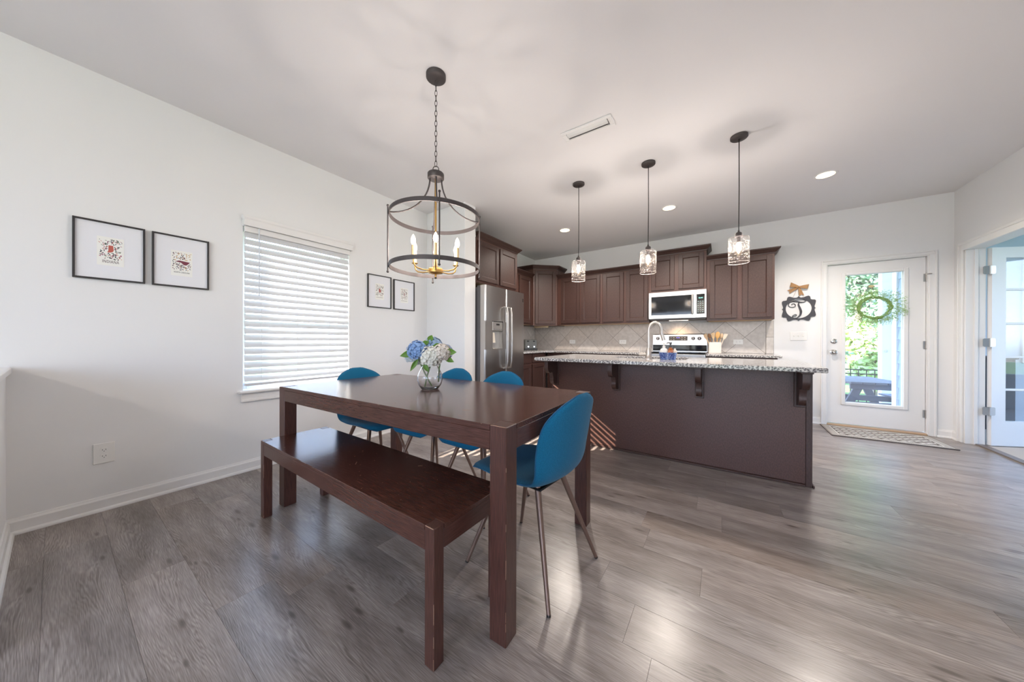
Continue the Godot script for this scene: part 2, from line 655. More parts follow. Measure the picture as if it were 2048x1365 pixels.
func floor_planks() -> void:
	var fl := thing("floor", "gray brown wood plank laminate floor", "floor", Vector3.ZERO, 0, "", "structure")
	part(fl, "subfloor", boxg(V(XL - 0.15, -0.2, ZB - 0.15), V(XR + 0.06, -0.012, ZF + 0.15), 0.0), M.dark)
	var mats := []
	for k in 9:
		var m := mat(Color.WHITE, 0.28, 0.0, 0.5)
		m.albedo_texture = plank_texture(k)
		m.clearcoat_enabled = true
		m.clearcoat = 0.06
		m.clearcoat_roughness = 0.2
		mats.append(m)
	var r := RandomNumberGenerator.new()
	r.seed = 5
	var wz := 0.193
	var lx := 1.28
	var z := ZB
	var row := 0
	while z < ZF:
		var z1 := minf(z + wz, ZF)
		var x := XL - r.randf_range(0.15, 1.15)
		while x < XR + 0.05:
			var a := maxf(x, XL)
			var b := minf(x + lx, XR + 0.055)
			if b - a > 0.02:
				var g := G.new()
				var e := 0.0006
				var y0 := -0.0007
				var p := [V(a + e, 0, z + e), V(b - e, 0, z + e), V(b - e, 0, z1 - e), V(a + e, 0, z1 - e)]
				var q := [V(a + 0.0002, y0, z + 0.0002), V(b - 0.0002, y0, z + 0.0002), V(b - 0.0002, y0, z1 - 0.0002), V(a + 0.0002, y0, z1 - 0.0002)]
				var fu := func(w: Vector3) -> Vector2: return Vector2((w.x - x) / lx, (w.z - z) / wz)
				g.quad(p[0], p[1], p[2], p[3], Vector3.UP, fu.call(p[0]), fu.call(p[1]), fu.call(p[2]), fu.call(p[3]))
				for i in 4:
					var j := (i + 1) % 4
					var d: Vector3 = ((q[i] + q[j]) / 2.0 - (p[0] + p[2]) / 2.0)
					d.y = 0
					var nn := (d.normalized() + Vector3.UP).normalized()
					g.quad(p[i], p[j], q[j], q[i], nn, fu.call(p[i]), fu.call(p[j]), fu.call(q[j]), fu.call(q[i]))
					var dn: Vector3 = V(0, -0.01, 0)
					g.quad(q[i], q[j], q[j] + dn, q[i] + dn, d.normalized())
				part(fl, "plank", g, mats[r.randi() % mats.size()])
			x += lx
		z += wz
		row += 1


# ---------- window and blind on the left wall ----------

func left_window() -> void:
	var w := thing("window_1", "white framed window behind the lowered blind on the left wall", "window", Vector3.ZERO, 0, "", "structure")
	var x0 := XL - 0.15
	var g := G.new()
	for b in [[-1.72, -1.675, 0.655, 1.99], [-0.905, -0.86, 0.655, 1.99], [-1.675, -0.905, 0.655, 0.70], [-1.675, -0.905, 1.945, 1.99], [-1.675, -0.905, 1.30, 1.34]]:
		g.box(V(x0 + 0.01, b[2], b[0]), V(x0 + 0.06, b[3], b[1]), 0.003)
	part(w, "frame", g, M.trim)
	part(w, "pane", boxg(V(x0 + 0.03, 0.69, -1.68), V(x0 + 0.034, 1.95, -0.90), 0.0), M.glass)
	part(w, "sill", boxg(V(XL - 0.09, 0.635, -1.755), V(XL + 0.045, 0.66, -0.825), 0.008), M.trim)
	g = G.new()
	g.box(V(XL, 0.575, -1.735), V(XL + 0.016, 0.635, -0.845), 0.004)
	g.box(V(XL, 0.565, -1.735), V(XL + 0.022, 0.585, -0.845), 0.004)
	part(w, "apron", g, M.trim)
	var b := thing("window_blind", "white slatted wood blind lowered over the window beside the table", "blind")
	g = G.new()
	g.sweep([V(XL, 1.99, -0.855), V(XL + 0.05, 1.99, -0.855), V(XL + 0.05, 1.99, -1.735), V(XL, 1.99, -1.735)], [Vector2(-0.012, 0), Vector2(0, 0), Vector2(0, 0.05), Vector2(0.006, 0.062), Vector2(0.01, 0.078), Vector2(-0.012, 0.078)])
	part(b, "valance", g, M.trim)
	part(b, "headrail", boxg(V(XL - 0.025, 1.945, -1.715), V(XL + 0.03, 1.988, -0.865), 0.002), M.trim)
	var ny := 22
	for i in ny:
		var f := float(i) / (ny - 1)
		var y := 0.752 + f * (1.925 - 0.752)
		var tilt := deg_to_rad(lerpf(63.0, 73.0, f))
		g = G.new()
		# a gently crowned slat, room edge down
		var pl := PackedVector2Array()
		for k in 7:
			var s := -0.025 + 0.05 * k / 6.0
			pl.append(Vector2(s, 0.0016 + 0.0014 * (1.0 - pow(s / 0.025, 2))))
		for k in 7:
			var s := 0.025 - 0.05 * k / 6.0
			pl.append(Vector2(s, -0.0012 + 0.0014 * (1.0 - pow(s / 0.025, 2))))
		var u := V(cos(tilt), -sin(tilt), 0)
		var n := V(sin(tilt), cos(tilt), 0)
		g.prism(pl, V(XL + 0.002, y, -1.712), u, n, V(0, 0, 0.845), true)
		part(b, "slat", g, M.blind)
	part(b, "bottom_rail", boxg(V(XL - 0.024, 0.694, -1.712), V(XL + 0.028, 0.716, -0.867), 0.004), M.blind)
	for z in [-0.976, -1.241, -1.518]:
		g = G.new()
		g.tube([V(XL + 0.022, 1.96, z), V(XL + 0.022, 0.70, z)], 0.0012, 5)
		g.tube([V(XL - 0.02, 1.96, z), V(XL - 0.02, 0.70, z)], 0.0012, 5)
		part(b, "ladder_cord", g, M.blind)
		part(b, "cord_knot", G.new().ball(V(XL + 0.03, 0.705, z), 0.006, 6, 8), M.blind)
	g = G.new()
	g.tube([V(XL + 0.052, 1.985, -0.95), V(XL + 0.056, 1.93, -0.95), V(XL + 0.056, 1.43, -0.95)], 0.0042, 6)
	part(b, "tilt_wand", g, mat(c8(205, 210, 216), 0.3))


# ---------- glazed back door, mat, casing ----------

func hinge(parent: Node, at: Vector3, basis := Basis.IDENTITY, leafw := 0.02) -> void:
	var g := G.new()
	for k in 5:
		g.lathe([Vector2(0, 0.001), Vector2(0.006, 0.001), Vector2(0.0065, 0.003), Vector2(0.0065, 0.016), Vector2(0.006, 0.018), Vector2(0, 0.018)], V(0, -0.045 + k * 0.018, 0.006), 10)
	g.box(V(-leafw, -0.044, -0.002), V(-0.001, 0.044, 0.001), 0.0006)
	g.box(V(0.001, -0.044, -0.002), V(leafw, 0.044, 0.001), 0.0006)
	g.xf(Transform3D(basis, at))
	part(parent, "hinge", g, M.steel_soft)


func back_door() -> void:
	var d := thing("door_1", "white back door with one tall glass pane", "door", Vector3.ZERO, 0, "", "structure")
	var zf := ZB - 0.025
	var g := G.new()
	g.wall(0, zf - 0.045, zf, 1.108, 1.91, 0.035, 2.037, [[1.25, 1.78, 0.29, 1.92]])
	part(d, "door_leaf", g, M.trim)
	# raised lite frame round the glass
	g = G.new()
	for s in [[zf - 0.004, 0.016], [zf - 0.057, 0.016]]:
		var za: float = s[0]
		var zb: float = za + s[1]
		g.box(V(1.232, 0.268, za), V(1.27, 1.932, zb), 0.006)
		g.box(V(1.746, 0.268, za), V(1.784, 1.932, zb), 0.006)
		g.box(V(1.27, 1.895, za), V(1.746, 1.932, zb), 0.006)
		g.box(V(1.27, 0.268, za), V(1.746, 0.305, zb), 0.006)
	part(d, "glass_frame", g, M.trim)
	part(d, "pane", boxg(V(1.25, 0.29, zf - 0.026), V(1.78, 1.92, zf - 0.02), 0.0), M.glass)
	# casing and jambs
	var p := [Vector2(0, 0), Vector2(0, 0.06), Vector2(0.02, 0.06), Vector2(0.02, 0.045), Vector2(0.014, 0.03), Vector2(0.011, 0.012), Vector2(0.009, 0)]
	g = G.new()
	g.box(V(1.046, 0, ZB), V(1.094, 2.05, ZB + 0.014), 0.003).box(V(1.04, 0, ZB), V(1.056, 2.098, ZB + 0.022), 0.004)
	part(d, "side_casing", g, M.trim)
	g = G.new()
	g.box(V(1.926, 0, ZB), V(1.976, 2.05, ZB + 0.014), 0.003).box(V(1.964, 0, ZB), V(1.981, 2.098, ZB + 0.022), 0.004)
	part(d, "side_casing", g, M.trim)
	g = G.new()
	g.box(V(1.056, 2.05, ZB), V(1.964, 2.086, ZB + 0.014), 0.003).box(V(1.056, 2.083, ZB), V(1.964, 2.098, ZB + 0.022), 0.004)
	part(d, "head_casing", g, M.trim)
	part(d, "jamb", boxg(V(1.09, 0, ZB - 0.15), V(1.104, 2.05, ZB + 0.004), 0.002), M.trim)
	part(d, "jamb", boxg(V(1.914, 0, ZB - 0.15), V(1.93, 2.05, ZB + 0.004), 0.002), M.trim)
	part(d, "head_jamb", boxg(V(1.104, 2.041, ZB - 0.15), V(1.914, 2.055, ZB + 0.004), 0.002), M.trim)
	part(d, "threshold", boxg(V(1.1, -0.01, ZB - 0.15), V(1.918, 0.022, ZB + 0.02), 0.008), mat(c8(190, 160, 130), 0.5))
	for y in [1.80, 1.03, 0.24]:
		hinge(d, V(1.912, y, ZB - 0.018))
	part(d, "hinge_stop", boxg(V(1.912, 1.83, ZB + 0.0), V(1.94, 1.84, ZB + 0.03), 0.003), M.steel_soft)
	# deadbolt and knob
	var rot := Basis(Vector3.RIGHT, PI / 2)
	g = G.new().lathe([Vector2(0.0, 0.0), Vector2(0.033, 0), Vector2(0.033, 0.004), Vector2(0.028, 0.009), Vector2(0.014, 0.011), Vector2(0, 0.011)], Vector3.ZERO, 24)
	g.xf(Transform3D(rot, V(1.166, 1.069, zf)))
	g.box(V(1.161, 1.053, zf + 0.009), V(1.171, 1.085, zf + 0.022), 0.003)
	part(d, "deadbolt", g, M.chrome)
	g = G.new().lathe([Vector2(0, 0), Vector2(0.034, 0), Vector2(0.033, 0.005), Vector2(0.016, 0.009), Vector2(0.012, 0.02), Vector2(0.014, 0.03), Vector2(0.026, 0.038), Vector2(0.029, 0.05), Vector2(0.026, 0.06), Vector2(0.014, 0.066), Vector2(0, 0.067)], Vector3.ZERO, 24)
	g.xf(Transform3D(rot, V(1.164, 0.93, zf)))
	part(d, "door_knob", g, M.chrome)
	part(d, "strike_plate", boxg(V(1.1035, 0.90, ZB - 0.03), V(1.1055, 0.96, ZB), 0.0), M.slot)
	wreath(zf)
	# door mat: woven flat rug with a diamond trellis and borders
	var img := Image.create(512, 320, false, Image.FORMAT_RGB8)
	var rr := RandomNumberGenerator.new()
	rr.seed = 9
	for y in 320:
		for x in 512:
			var u := x / 512.0 * 0.9
			var v := y / 320.0 * 0.56
			var c := c8(112, 100, 92)
			var e := minf(minf(u, 0.9 - u), minf(v, 0.56 - v))
			if e < 0.02: c = c8(150, 140, 132)
			elif e < 0.07:
				var s := sin((u + v) * 210.0) * sin((u - v) * 210.0)
				c = c8(206, 200, 192) if s > -0.15 else c8(110, 100, 94)
			elif e < 0.08: c = c8(216, 210, 202)
			elif e < 0.088: c = c8(92, 84, 80)
			else:
				var a := fposmod(u * 1.0 + v * 1.35, 0.13)
				var b := fposmod(u * 1.0 - v * 1.35, 0.13)
				if minf(a, b) < 0.026: c = c8(236, 232, 224)
				elif minf(a, b) < 0.042: c = c8(84, 75, 70)
			var k := 0.92 + 0.16 * rr.randf()
			img.set_pixel(x, y, Color(c.r * k, c.g * k, c.b * k))
	var mm := mat(Color.WHITE, 0.95)
	mm.albedo_texture = ImageTexture.create_from_image(img)
	var rug := thing("door_mat", "patterned gray and cream mat lying in front of the glazed door", "door mat")
	g = G.new()
	var a := [V(1.03, 0.009, -5.53), V(1.915, 0.009, -5.505), V(1.925, 0.009, -4.99), V(1.022, 0.009, -4.96)]
	g.quad(a[3], a[2], a[1], a[0], Vector3.UP)
	part(rug, "woven_field", g, mm)
	g = G.new()
	for i in 4:
		var j := (i + 1) % 4
		var nn: Vector3 = ((a[i] + a[j]) / 2.0 - (a[0] + a[2]) / 2.0).normalized()
		g.quad(a[i], a[j], a[j] - V(0, 0.0088, 0), a[i] - V(0, 0.0088, 0), nn)
	part(rug, "edge_binding", g, mat(c8(78, 74, 76), 0.9))


func wreath(zf: float) -> void:
	var w := thing("wreath", "green twig wreath hanging on the glass of the back door", "wreath", V(1.505, 1.475, zf + 0.035))
	var r := RandomNumberGenerator.new()
	r.seed = 21
	var g := G.new()
	for k in 110:
		var pts := []
		var a0 := r.randf() * TAU
		var span := r.randf_range(0.7, 1.6)
		var rad := r.randf_range(0.112, 0.142)
		var zo := r.randf_range(-0.022, 0.022)
		for i in 9:
			var a := a0 + span * i / 8.0
			var q := rad + 0.006 * sin(i * 1.9 + k)
			pts.append(V(cos(a) * q * 1.02, sin(a) * q, zo + 0.006 * cos(i * 1.3 + k)))
		g.tube(pts, 0.0026, 4, false)
	tag(part(w, "twig_ring", g, mat(c8(140, 172, 98), 0.7)), "", "", "", "stuff")
	g = G.new()
	for k in 420:
		var a := r.randf() * TAU
		var q := r.randf_range(0.125, 0.15)
		var p := V(cos(a) * q, sin(a) * q, r.randf_range(-0.02, 0.025))
		var side := r.randf_range(-0.9, 0.9)
		var d := V(cos(a + side), sin(a + side), r.randf_range(-0.1, 0.35)).normalized()
		var ln := r.randf_range(0.04, 0.13) * (1.25 if absf(cos(a)) > 0.7 else 0.9)
		if r.randf() < 0.12: d = -d; ln *= 0.45
		var m := p + d * ln * 0.5 + V(0, 0.006, 0)
		g.tube([p, m, p + d * ln], [0.0011, 0.0009, 0.0004], 3, false)
		for s in 3:
			var b := p.lerp(p + d * ln, 0.35 + 0.22 * s)
			var t := d.cross(Vector3.BACK).normalized() * (1.0 if s % 2 == 0 else -1.0)
			var tip := b + (d + t * 0.8).normalized() * 0.02
			g.tri(b - t.cross(d) * 0.0016, b + d * 0.007, tip, Vector3.BACK, Vector3.BACK, Vector3.BACK)
	tag(part(w, "sprigs", g, mat(c8(152, 182, 116), 0.7)), "", "", "", "stuff")
	g = G.new()
	g.ball(V(-0.02, 0.262, -0.012), V(0.027, 0.016, 0.01), 8, 12)
	g.tube([V(-0.02, 0.255, -0.005), V(-0.02, 0.14, 0.0)], 0.0012, 4)
	part(w, "suction_hook", g, mat(c8(206, 186, 140), 0.4))


# ---------- room beyond the opening ----------

func office() -> void:
	var x0 := XR + 0.115
	struct("floor_office", boxg(V(XR + 0.062, -0.2, -6.9), V(5.6, 0.004, -1.0), 0.0), M.carpet, "beige carpet of the room beyond the opening", "carpet")
	var g := G.new()
	g.wall(0, -7.05, -6.9, x0, 5.6, -0.2, HC, [[3.2, 4.3, 0.83, 2.16]])
	struct("wall_office_back", g, M.office_wall, "pale blue wall with window in the room beyond the opening", "wall")
	struct("wall_office_left", boxg(V(x0 - 0.08, -0.2, -6.9), V(x0 + 0.03, HC, ZB - 0.001), 0.0), M.office_wall, "pale side wall of the room beyond the opening", "wall")
	struct("wall_office_right", G.new().wall(2, 5.6, 5.75, -7.05, -1.0, -0.2, HC, [[-6.6, -2.4, 0.5, 2.4]]), M.office_wall, "far side wall of the room beyond the opening", "wall")
	struct("wall_office_front", boxg(V(x0, -0.2, -1.0), V(5.75, HC, -0.85), 0.0), M.office_wall, "near wall of the room beyond the opening", "wall")
	struct("ceiling_office", boxg(V(XR - 0.1, HC, -7.1), V(5.75, HC + 0.15, ZB - 0.15), 0.0), M.ceil, "white ceiling over the room beyond the opening", "ceiling")
	var w := thing("window_2", "white framed office window seen through the french door", "window", Vector3.ZERO, 0, "", "structure")
	g = G.new()
	for b in [[3.13, 3.2, 0.8, 2.2], [4.3, 4.37, 0.8, 2.2], [3.2, 4.3, 2.14, 2.22], [3.2, 4.3, 0.78, 0.85], [3.2, 4.3, 1.48, 1.52]]:
		g.box(V(b[0], b[2], -6.92), V(b[1], b[3], -6.88), 0.004)
	part(w, "frame", g, M.trim)
	part(w, "pane", boxg(V(3.2, 0.83, -7.0), V(4.3, 2.16, -6.995), 0.0), M.glass)
	var w6 := thing("window_6", "side window of the room beyond the opening", "window", Vector3.ZERO, 0, "", "structure")
	g = G.new()
	g.box(V(5.6, 0.5, -6.6), V(5.66, 2.4, -6.54), 0.003).box(V(5.6, 0.5, -2.46), V(5.66, 2.4, -2.4), 0.003).box(V(5.6, 0.5, -6.54), V(5.66, 0.56, -2.46), 0.003).box(V(5.6, 2.34, -6.54), V(5.66, 2.4, -2.46), 0.003).box(V(5.6, 0.56, -4.53), V(5.66, 2.34, -4.47), 0.003)
	part(w6, "frame", g, M.trim)
	part(w6, "pane", boxg(V(5.62, 0.52, -6.58), V(5.624, 2.38, -2.42), 0.0), M.glass)
	var b := thing("window_blind", "white slatted blind on the office window seen through the french door", "blind")
	part(b, "headrail", boxg(V(3.18, 2.12, -6.88), V(4.32, 2.17, -6.83), 0.003), M.trim)
	for i in 24:
		g = boxg(V(3.2, -0.001, -0.024), V(4.3, 0.0015, 0.024), 0.0006)
		g.xf(Transform3D(Basis(Vector3.RIGHT, deg_to_rad(42.0)), V(0, 0.87 + i * 0.053, -6.85)))
		part(b, "slat", g, M.blind)
	# dark low cabinet
	var c := thing("low_cabinet", "dark low cabinet standing behind the open french door", "cabinet")
	part(c, "cabinet_body", boxg(V(2.262, 0.006, -6.88), V(2.84, 0.86, -6.34), 0.004), mat(c8(44, 42, 52), 0.7))
	part(c, "cabinet_top", boxg(V(2.25, 0.86, -6.89), V(2.855, 0.885, -6.32), 0.004), mat(c8(48, 46, 56), 0.7))
	for k in 2:
		var xa := 2.272 + k * 0.284
		part(c, "door", boxg(V(xa, 0.06, -6.34), V(xa + 0.276, 0.84, -6.322), 0.004), mat(c8(38, 37, 46), 0.5))
		part(c, "knob", G.new().ball(V(xa + (0.25 if k == 0 else 0.026), 0.5, -6.312), 0.012, 6, 10), M.steel_soft)
	# french door, swung open into the office
	var d := thing("door_2", "white french door with small panes standing open at right edge", "door", V(2.243, 0, -5.366), atan2(0.447, 0.894), "", "structure")
	var holes := []
	var ys := [0.25, 0.582, 0.914, 1.252, 1.598, 1.932]
	for i in 5:
		for k in 2:
			holes.append([0.125 + k * 0.262, 0.125 + k * 0.262 + 0.248, ys[i] + 0.011, ys[i + 1] - 0.011])
	g = G.new().wall(0, -0.018, 0.018, 0.006, 0.765, 0.012, 2.026, [[0.125, 0.635, ys[0] + 0.011, ys[5] - 0.011]])
	part(d, "door_leaf", g, M.trim)
	g = G.new()
	for i in range(1, 5):
		part(d, "muntin", boxg(V(0.125, ys[i] - 0.011, -0.014), V(0.635, ys[i] + 0.011, 0.014), 0.005), M.trim)
	for i in 5:
		part(d, "muntin", boxg(V(0.373, ys[i] + 0.011, -0.014), V(0.387, ys[i + 1] - 0.011, 0.014), 0.005), M.trim)
	for h in holes:
		part(d, "pane", boxg(V(h[0], h[2], -0.002), V(h[1], h[3], 0.002), 0.0), M.glass)
	for y in [1.80, 1.06, 0.36]:
		g = G.new()
		g.tube([V(-0.012, y - 0.045, 0.02), V(-0.012, y + 0.045, 0.02)], 0.0065, 10)
		var pl := PackedVector2Array([Vector2(-0.01, -0.042), Vector2(0.028, -0.042), Vector2(0.036, -0.034), Vector2(0.036, 0.034), Vector2(0.028, 0.042), Vector2(-0.01, 0.042)])
		g.prism(pl, V(0.0, y, 0.0185), Vector3.RIGHT, Vector3.UP, V(0, 0, 0.003))
		var p2 := PackedVector2Array([Vector2(0.0, -0.042), Vector2(-0.034, -0.042), Vector2(-0.042, -0.034), Vector2(-0.042, 0.034), Vector2(-0.034, 0.042), Vector2(0, 0.042)])
		var k0 := g.v.size()
		g.prism(p2, Vector3.ZERO, Vector3.RIGHT, Vector3.UP, V(0, 0, 0.003))
		g.xf(Transform3D(Basis(Vector3.UP, -atan2(0.447, 0.894)), V(-0.014, y, 0.02)), k0)
		part(d, "hinge", g, M.steel_soft)


# ---------- outside ----------

func foliage_mesh(r: RandomNumberGenerator, c: Vector3, rad: Vector3, count: int, size: float) -> G:
	var g := G.new()
	for i in count:
		var d := V(r.randfn(), r.randfn(), r.randfn()).normalized()
		var p := c + d * rad * pow(r.randf(), 0.3)
		var u := V(r.randfn(), r.randfn(), r.randfn()).normalized()
		var w := u.cross(d + V(0.1, 0.3, 0.2)).normalized()
		var s := size * r.randf_range(0.6, 1.3)
		var nn := u.cross(w).normalized()
		g.tri(p - u * s, p + w * s * 0.45, p + u * s, nn, nn, nn)
		g.tri(p - u * s, p + u * s, p - w * s * 0.45, nn, nn, nn)
	return g


func leafy(c: Color, k := 0.6) -> StandardMaterial3D:
	c = c.lightened(0.28)
	var m := mat(c, 0.6)
	m.backlight_enabled = true
	m.backlight = Color(c.r * k, c.g * k, c.b * k * 0.6)
	return m


func outdoors() -> void:
	struct("ground_lawn", boxg(V(-40, -0.8, -60), V(40, -0.5, 40), 0.0), M.lawn, "green lawn outside the back door", "lawn")
	struct("ground_patio", boxg(V(-3.3, -0.5, -9.7), V(3.2, -0.36, ZB - 0.15), 0.0), M.concrete, "concrete porch slab outside the glazed door", "patio")
	struct("ground_terrace", boxg(V(-6, -0.5, ZF + 0.15), V(6, -0.3, ZF + 8), 0.0), M.concrete, "pale concrete terrace behind the house", "patio")
	var pr := thing("roof_porch", "white porch roof outside the back door", "porch roof", Vector3.ZERO, 0, "", "structure")
	part(pr, "soffit", boxg(V(-3.4, 2.9, -9.4), V(3.3, 2.98, ZB - 0.15), 0.0), M.porch_white)
	part(pr, "beam", boxg(V(-3.4, 2.72, -9.4), V(3.3, 2.9, -9.16), 0.006), M.porch_white)
	struct("roof_main", boxg(V(XL - 0.6, HC + 0.15, ZB - 0.3), V(XR + 0.5, HC + 0.4, ZF + 0.6), 0.0).box(V(XR + 0.5, HC + 0.15, -7.3), V(6.0, HC + 0.4, -0.4), 0.0), M.siding, "house roof above the rooms", "roof")
	var g := G.new()
	g.box(V(2.590, -0.36, -9.380), V(2.770, 2.72, -9.200), 0.008)
	var po := thing("porch_post", "square white porch post beyond the picnic table", "post")
	part(po, "shaft", g, M.porch_white)
	g = G.new()
	g.box(V(2.570, 2.55, -9.400), V(2.790, 2.72, -9.180), 0.008).box(V(2.577, 2.5, -9.393), V(2.783, 2.55, -9.187), 0.006)
	part(po, "capital", g, M.porch_white)
	g = G.new().box(V(2.637, 0.86, -9.200), V(2.667, 0.9, -9.170), 0.006)
	part(po, "hook", g, M.steel_soft)
	# lap siding on the house corner
	var s := thing("wall_siding", "blue gray lap siding of the house corner outside the door", "siding", Vector3.ZERO, 0, "", "structure")
	for i in 18:
		var y := -0.3 + i * 0.175
		var sl := PackedVector2Array([Vector2(2.128, y), Vector2(2.103, y), Vector2(2.118, y + 0.18), Vector2(2.128, y + 0.18)])
		part(s, "siding_board", G.new().prism(sl, V(0, 0, -6.92), Vector3.RIGHT, Vector3.UP, V(0, 0, 1.2)), M.siding)
	part(s, "corner_board", boxg(V(2.09, -0.3, -7.06), V(2.128, 2.85, -6.92), 0.003), M.porch_white)
	# picnic table
	var t := thing("picnic_table", "weathered gray wooden picnic table on the porch outside", "picnic table", V(2.05, -0.36, -7.95), 0.15)
	for i in 5:
		part(t, "top_plank", boxg(V(-0.36 + i * 0.146, 0.72, -0.75), V(-0.36 + i * 0.146 + 0.138, 0.755, 0.45), 0.004), M.picnic)
	for sx in [-1.0, 1.0]:
		for i in 2:
			var xa: float = sx * (0.56 + i * 0.145)
			part(t, "bench_plank", boxg(V(xa - 0.066, 0.42, -0.75), V(xa + 0.066, 0.45, 0.45), 0.004), M.picnic)
		for z in [0.3, -0.6]:
			var q := PackedVector2Array([Vector2(sx * 0.14, 0.72), Vector2(sx * 0.25, 0.72), Vector2(sx * 0.55, 0.0), Vector2(sx * 0.43, 0.0)])
			part(t, "leg", G.new().prism(q, V(0, 0, z), Vector3.RIGHT, Vector3.UP, V(0, 0, 0.04)), M.picnic)
	for z in [0.342, -0.558]:
		part(t, "cross_brace", boxg(V(-0.7, 0.32, z), V(0.7, 0.42, z + 0.035), 0.004), M.picnic)
		part(t, "top_brace", boxg(V(-0.34, 0.63, z), V(0.34, 0.72, z + 0.035), 0.004), M.picnic)
	g = G.new().lathe([Vector2(0, 0), Vector2(0.05, 0), Vector2(0.05, 0.004), Vector2(0, 0.004)], Vector3.ZERO, 20)
	g.xf(Transform3D(Basis(Vector3.RIGHT, PI / 2).scaled_local(V(1, 1, 0.55)), V(0.0, 0.37, 0.377)))
	part(t, "oval_plate", g, M.porch_white)
	# railing
	var f := thing("fence", "thin black metal picket fence at the lawn edge", "fence")
	for y in [0.40, 0.30, -0.38]:
		part(f, "rail", boxg(V(-1.0, y, -10.52), V(7.5, y + 0.025, -10.495), 0.002), M.dark)
	for i in 66:
		part(f, "picket", boxg(V(-0.99 + i * 0.128, -0.5, -10.515), V(-0.975 + i * 0.128, 0.42, -10.5), 0.0), M.dark)
	# trees and shrubs beyond the fence
	var r := RandomNumberGenerator.new()
	r.seed = 77
	var spots := [[3.5, -12.6, 1.9, 0.8, c8(126, 156, 60), "low yellow green leafy shrub", "just behind the black fence"],
		[4.9, -14.6, 3.0, 1.0, c8(70, 112, 76), "blue green leafy tree", "close behind the fence, beside the porch post in the door glass"],
		[2.9, -15.6, 4.4, 1.0, c8(92, 132, 62), "mid green leafy tree", "behind the yellow green shrub, left in the door glass"],
		[4.6, -18.8, 7.0, 1.4, c8(70, 110, 76), "dark green leafy tree", "filling the upper left of the door glass"],
		[7.9, -18.4, 6.0, 1.4, c8(112, 142, 66), "bright green leafy tree", "showing right of the porch post in the door glass"],
		[6.2, -23.4, 9.5, 1.8, c8(88, 128, 84), "tall dull green tree", "behind the dark green tree, up to the glass top"],
		[11.0, -23.5, 9.0, 2.0, c8(106, 142, 86), "tall pale green tree", "farthest right beyond the porch post"],
		[7.2, -30.0, 12.0, 2.4, c8(90, 124, 90), "very tall gray green tree", "farthest back beyond all other trees"]]
	for i in spots.size():
		var q: Array = spots[i]
		var tr := thing("tree", "%s %s" % [q[5], q[6]], "tree", V(q[0], -0.5, q[1]), 0, "trees beyond the fence")
		g = G.new().tube([V(0, 0, 0), V(0.05, q[2] * 0.4, 0.03), V(-0.04, q[2] * 0.9, 0)], [0.16, 0.11, 0.04], 8)
		for k in 5:
			var a := TAU * k / 5.0
			g.tube([V(0.03, q[2] * (0.35 + 0.08 * k), 0), V(cos(a) * q[3] * 0.6, q[2] * (0.55 + 0.08 * k), sin(a) * q[3] * 0.6)], [0.05, 0.015], 5)
		part(tr, "trunk", g, mat(c8(150, 138, 130), 0.9))
		g = G.new()
		for k in 8 + int(q[2] * 1.3):
			var c := V(r.randf_range(-0.55, 0.55) * q[3], q[2] * r.randf_range(0.12, 0.97), r.randf_range(-0.5, 0.5) * q[3])
			var fm := foliage_mesh(r, c, V(q[3] * 0.52, q[3] * 0.42, q[3] * 0.52), 360, 0.07 + q[3] * 0.035)
			g.v.append_array(fm.v)
			g.n.append_array(fm.n)
			g.uv.append_array(fm.uv)
		tag(part(tr, "foliage", g, leafy(q[4])), "", "", "", "stuff")


# ---------- kitchen cabinets ----------

const CROWN := [Vector2(0, 0), Vector2(0.008, 0), Vector2(0.01, 0.012), Vector2(0.022, 0.022), Vector2(0.042, 0.044), Vector2(0.052, 0.05), Vector2(0.056, 0.058), Vector2(0.056, 0.07), Vector2(0, 0.07)]


func shaker(parent: Node, called: String, x0: float, x1: float, y0: float, y1: float, z: float, fw := 0.056, sub := "panel") -> void:
	var g := G.new()
	var t := 0.02
	g.box(V(x0, y0, z), V(x0 + fw, y1, z + t), 0.002)
	g.box(V(x1 - fw, y0, z), V(x1, y1, z + t), 0.002)
	g.box(V(x0 + fw, y0, z), V(x1 - fw, y0 + fw, z + t), 0.002)
	g.box(V(x0 + fw, y1 - fw, z), V(x1 - fw, y1, z + t), 0.002)
	var d := part(parent, called, g, M.cab)
	g = G.new()
	# recessed field with a small ogee step all round
	var a := V(x0 + fw, y0 + fw, 0)
	var b := V(x1 - fw, y1 - fw, 0)
	var zi := z + 0.009
	var e := 0.009
	g.quad(V(a.x + e, a.y + e, zi), V(b.x - e, a.y + e, zi), V(b.x - e, b.y - e, zi), V(a.x + e, b.y - e, zi), Vector3.BACK)
	var o := [V(a.x, a.y, z + 0.017), V(b.x, a.y, z + 0.017), V(b.x, b.y, z + 0.017), V(a.x, b.y, z + 0.017)]
	var q := [V(a.x + e, a.y + e, zi), V(b.x - e, a.y + e, zi), V(b.x - e, b.y - e, zi), V(a.x + e, b.y - e, zi)]
	var ns := [V(0, 1, 1), V(-1, 0, 1), V(0, -1, 1), V(1, 0, 1)]
	for i in 4:
		g.quad(o[i], o[(i + 1) % 4], q[(i + 1) % 4], q[i], ns[i].normalized())
	part(d, sub, g, M.cab)


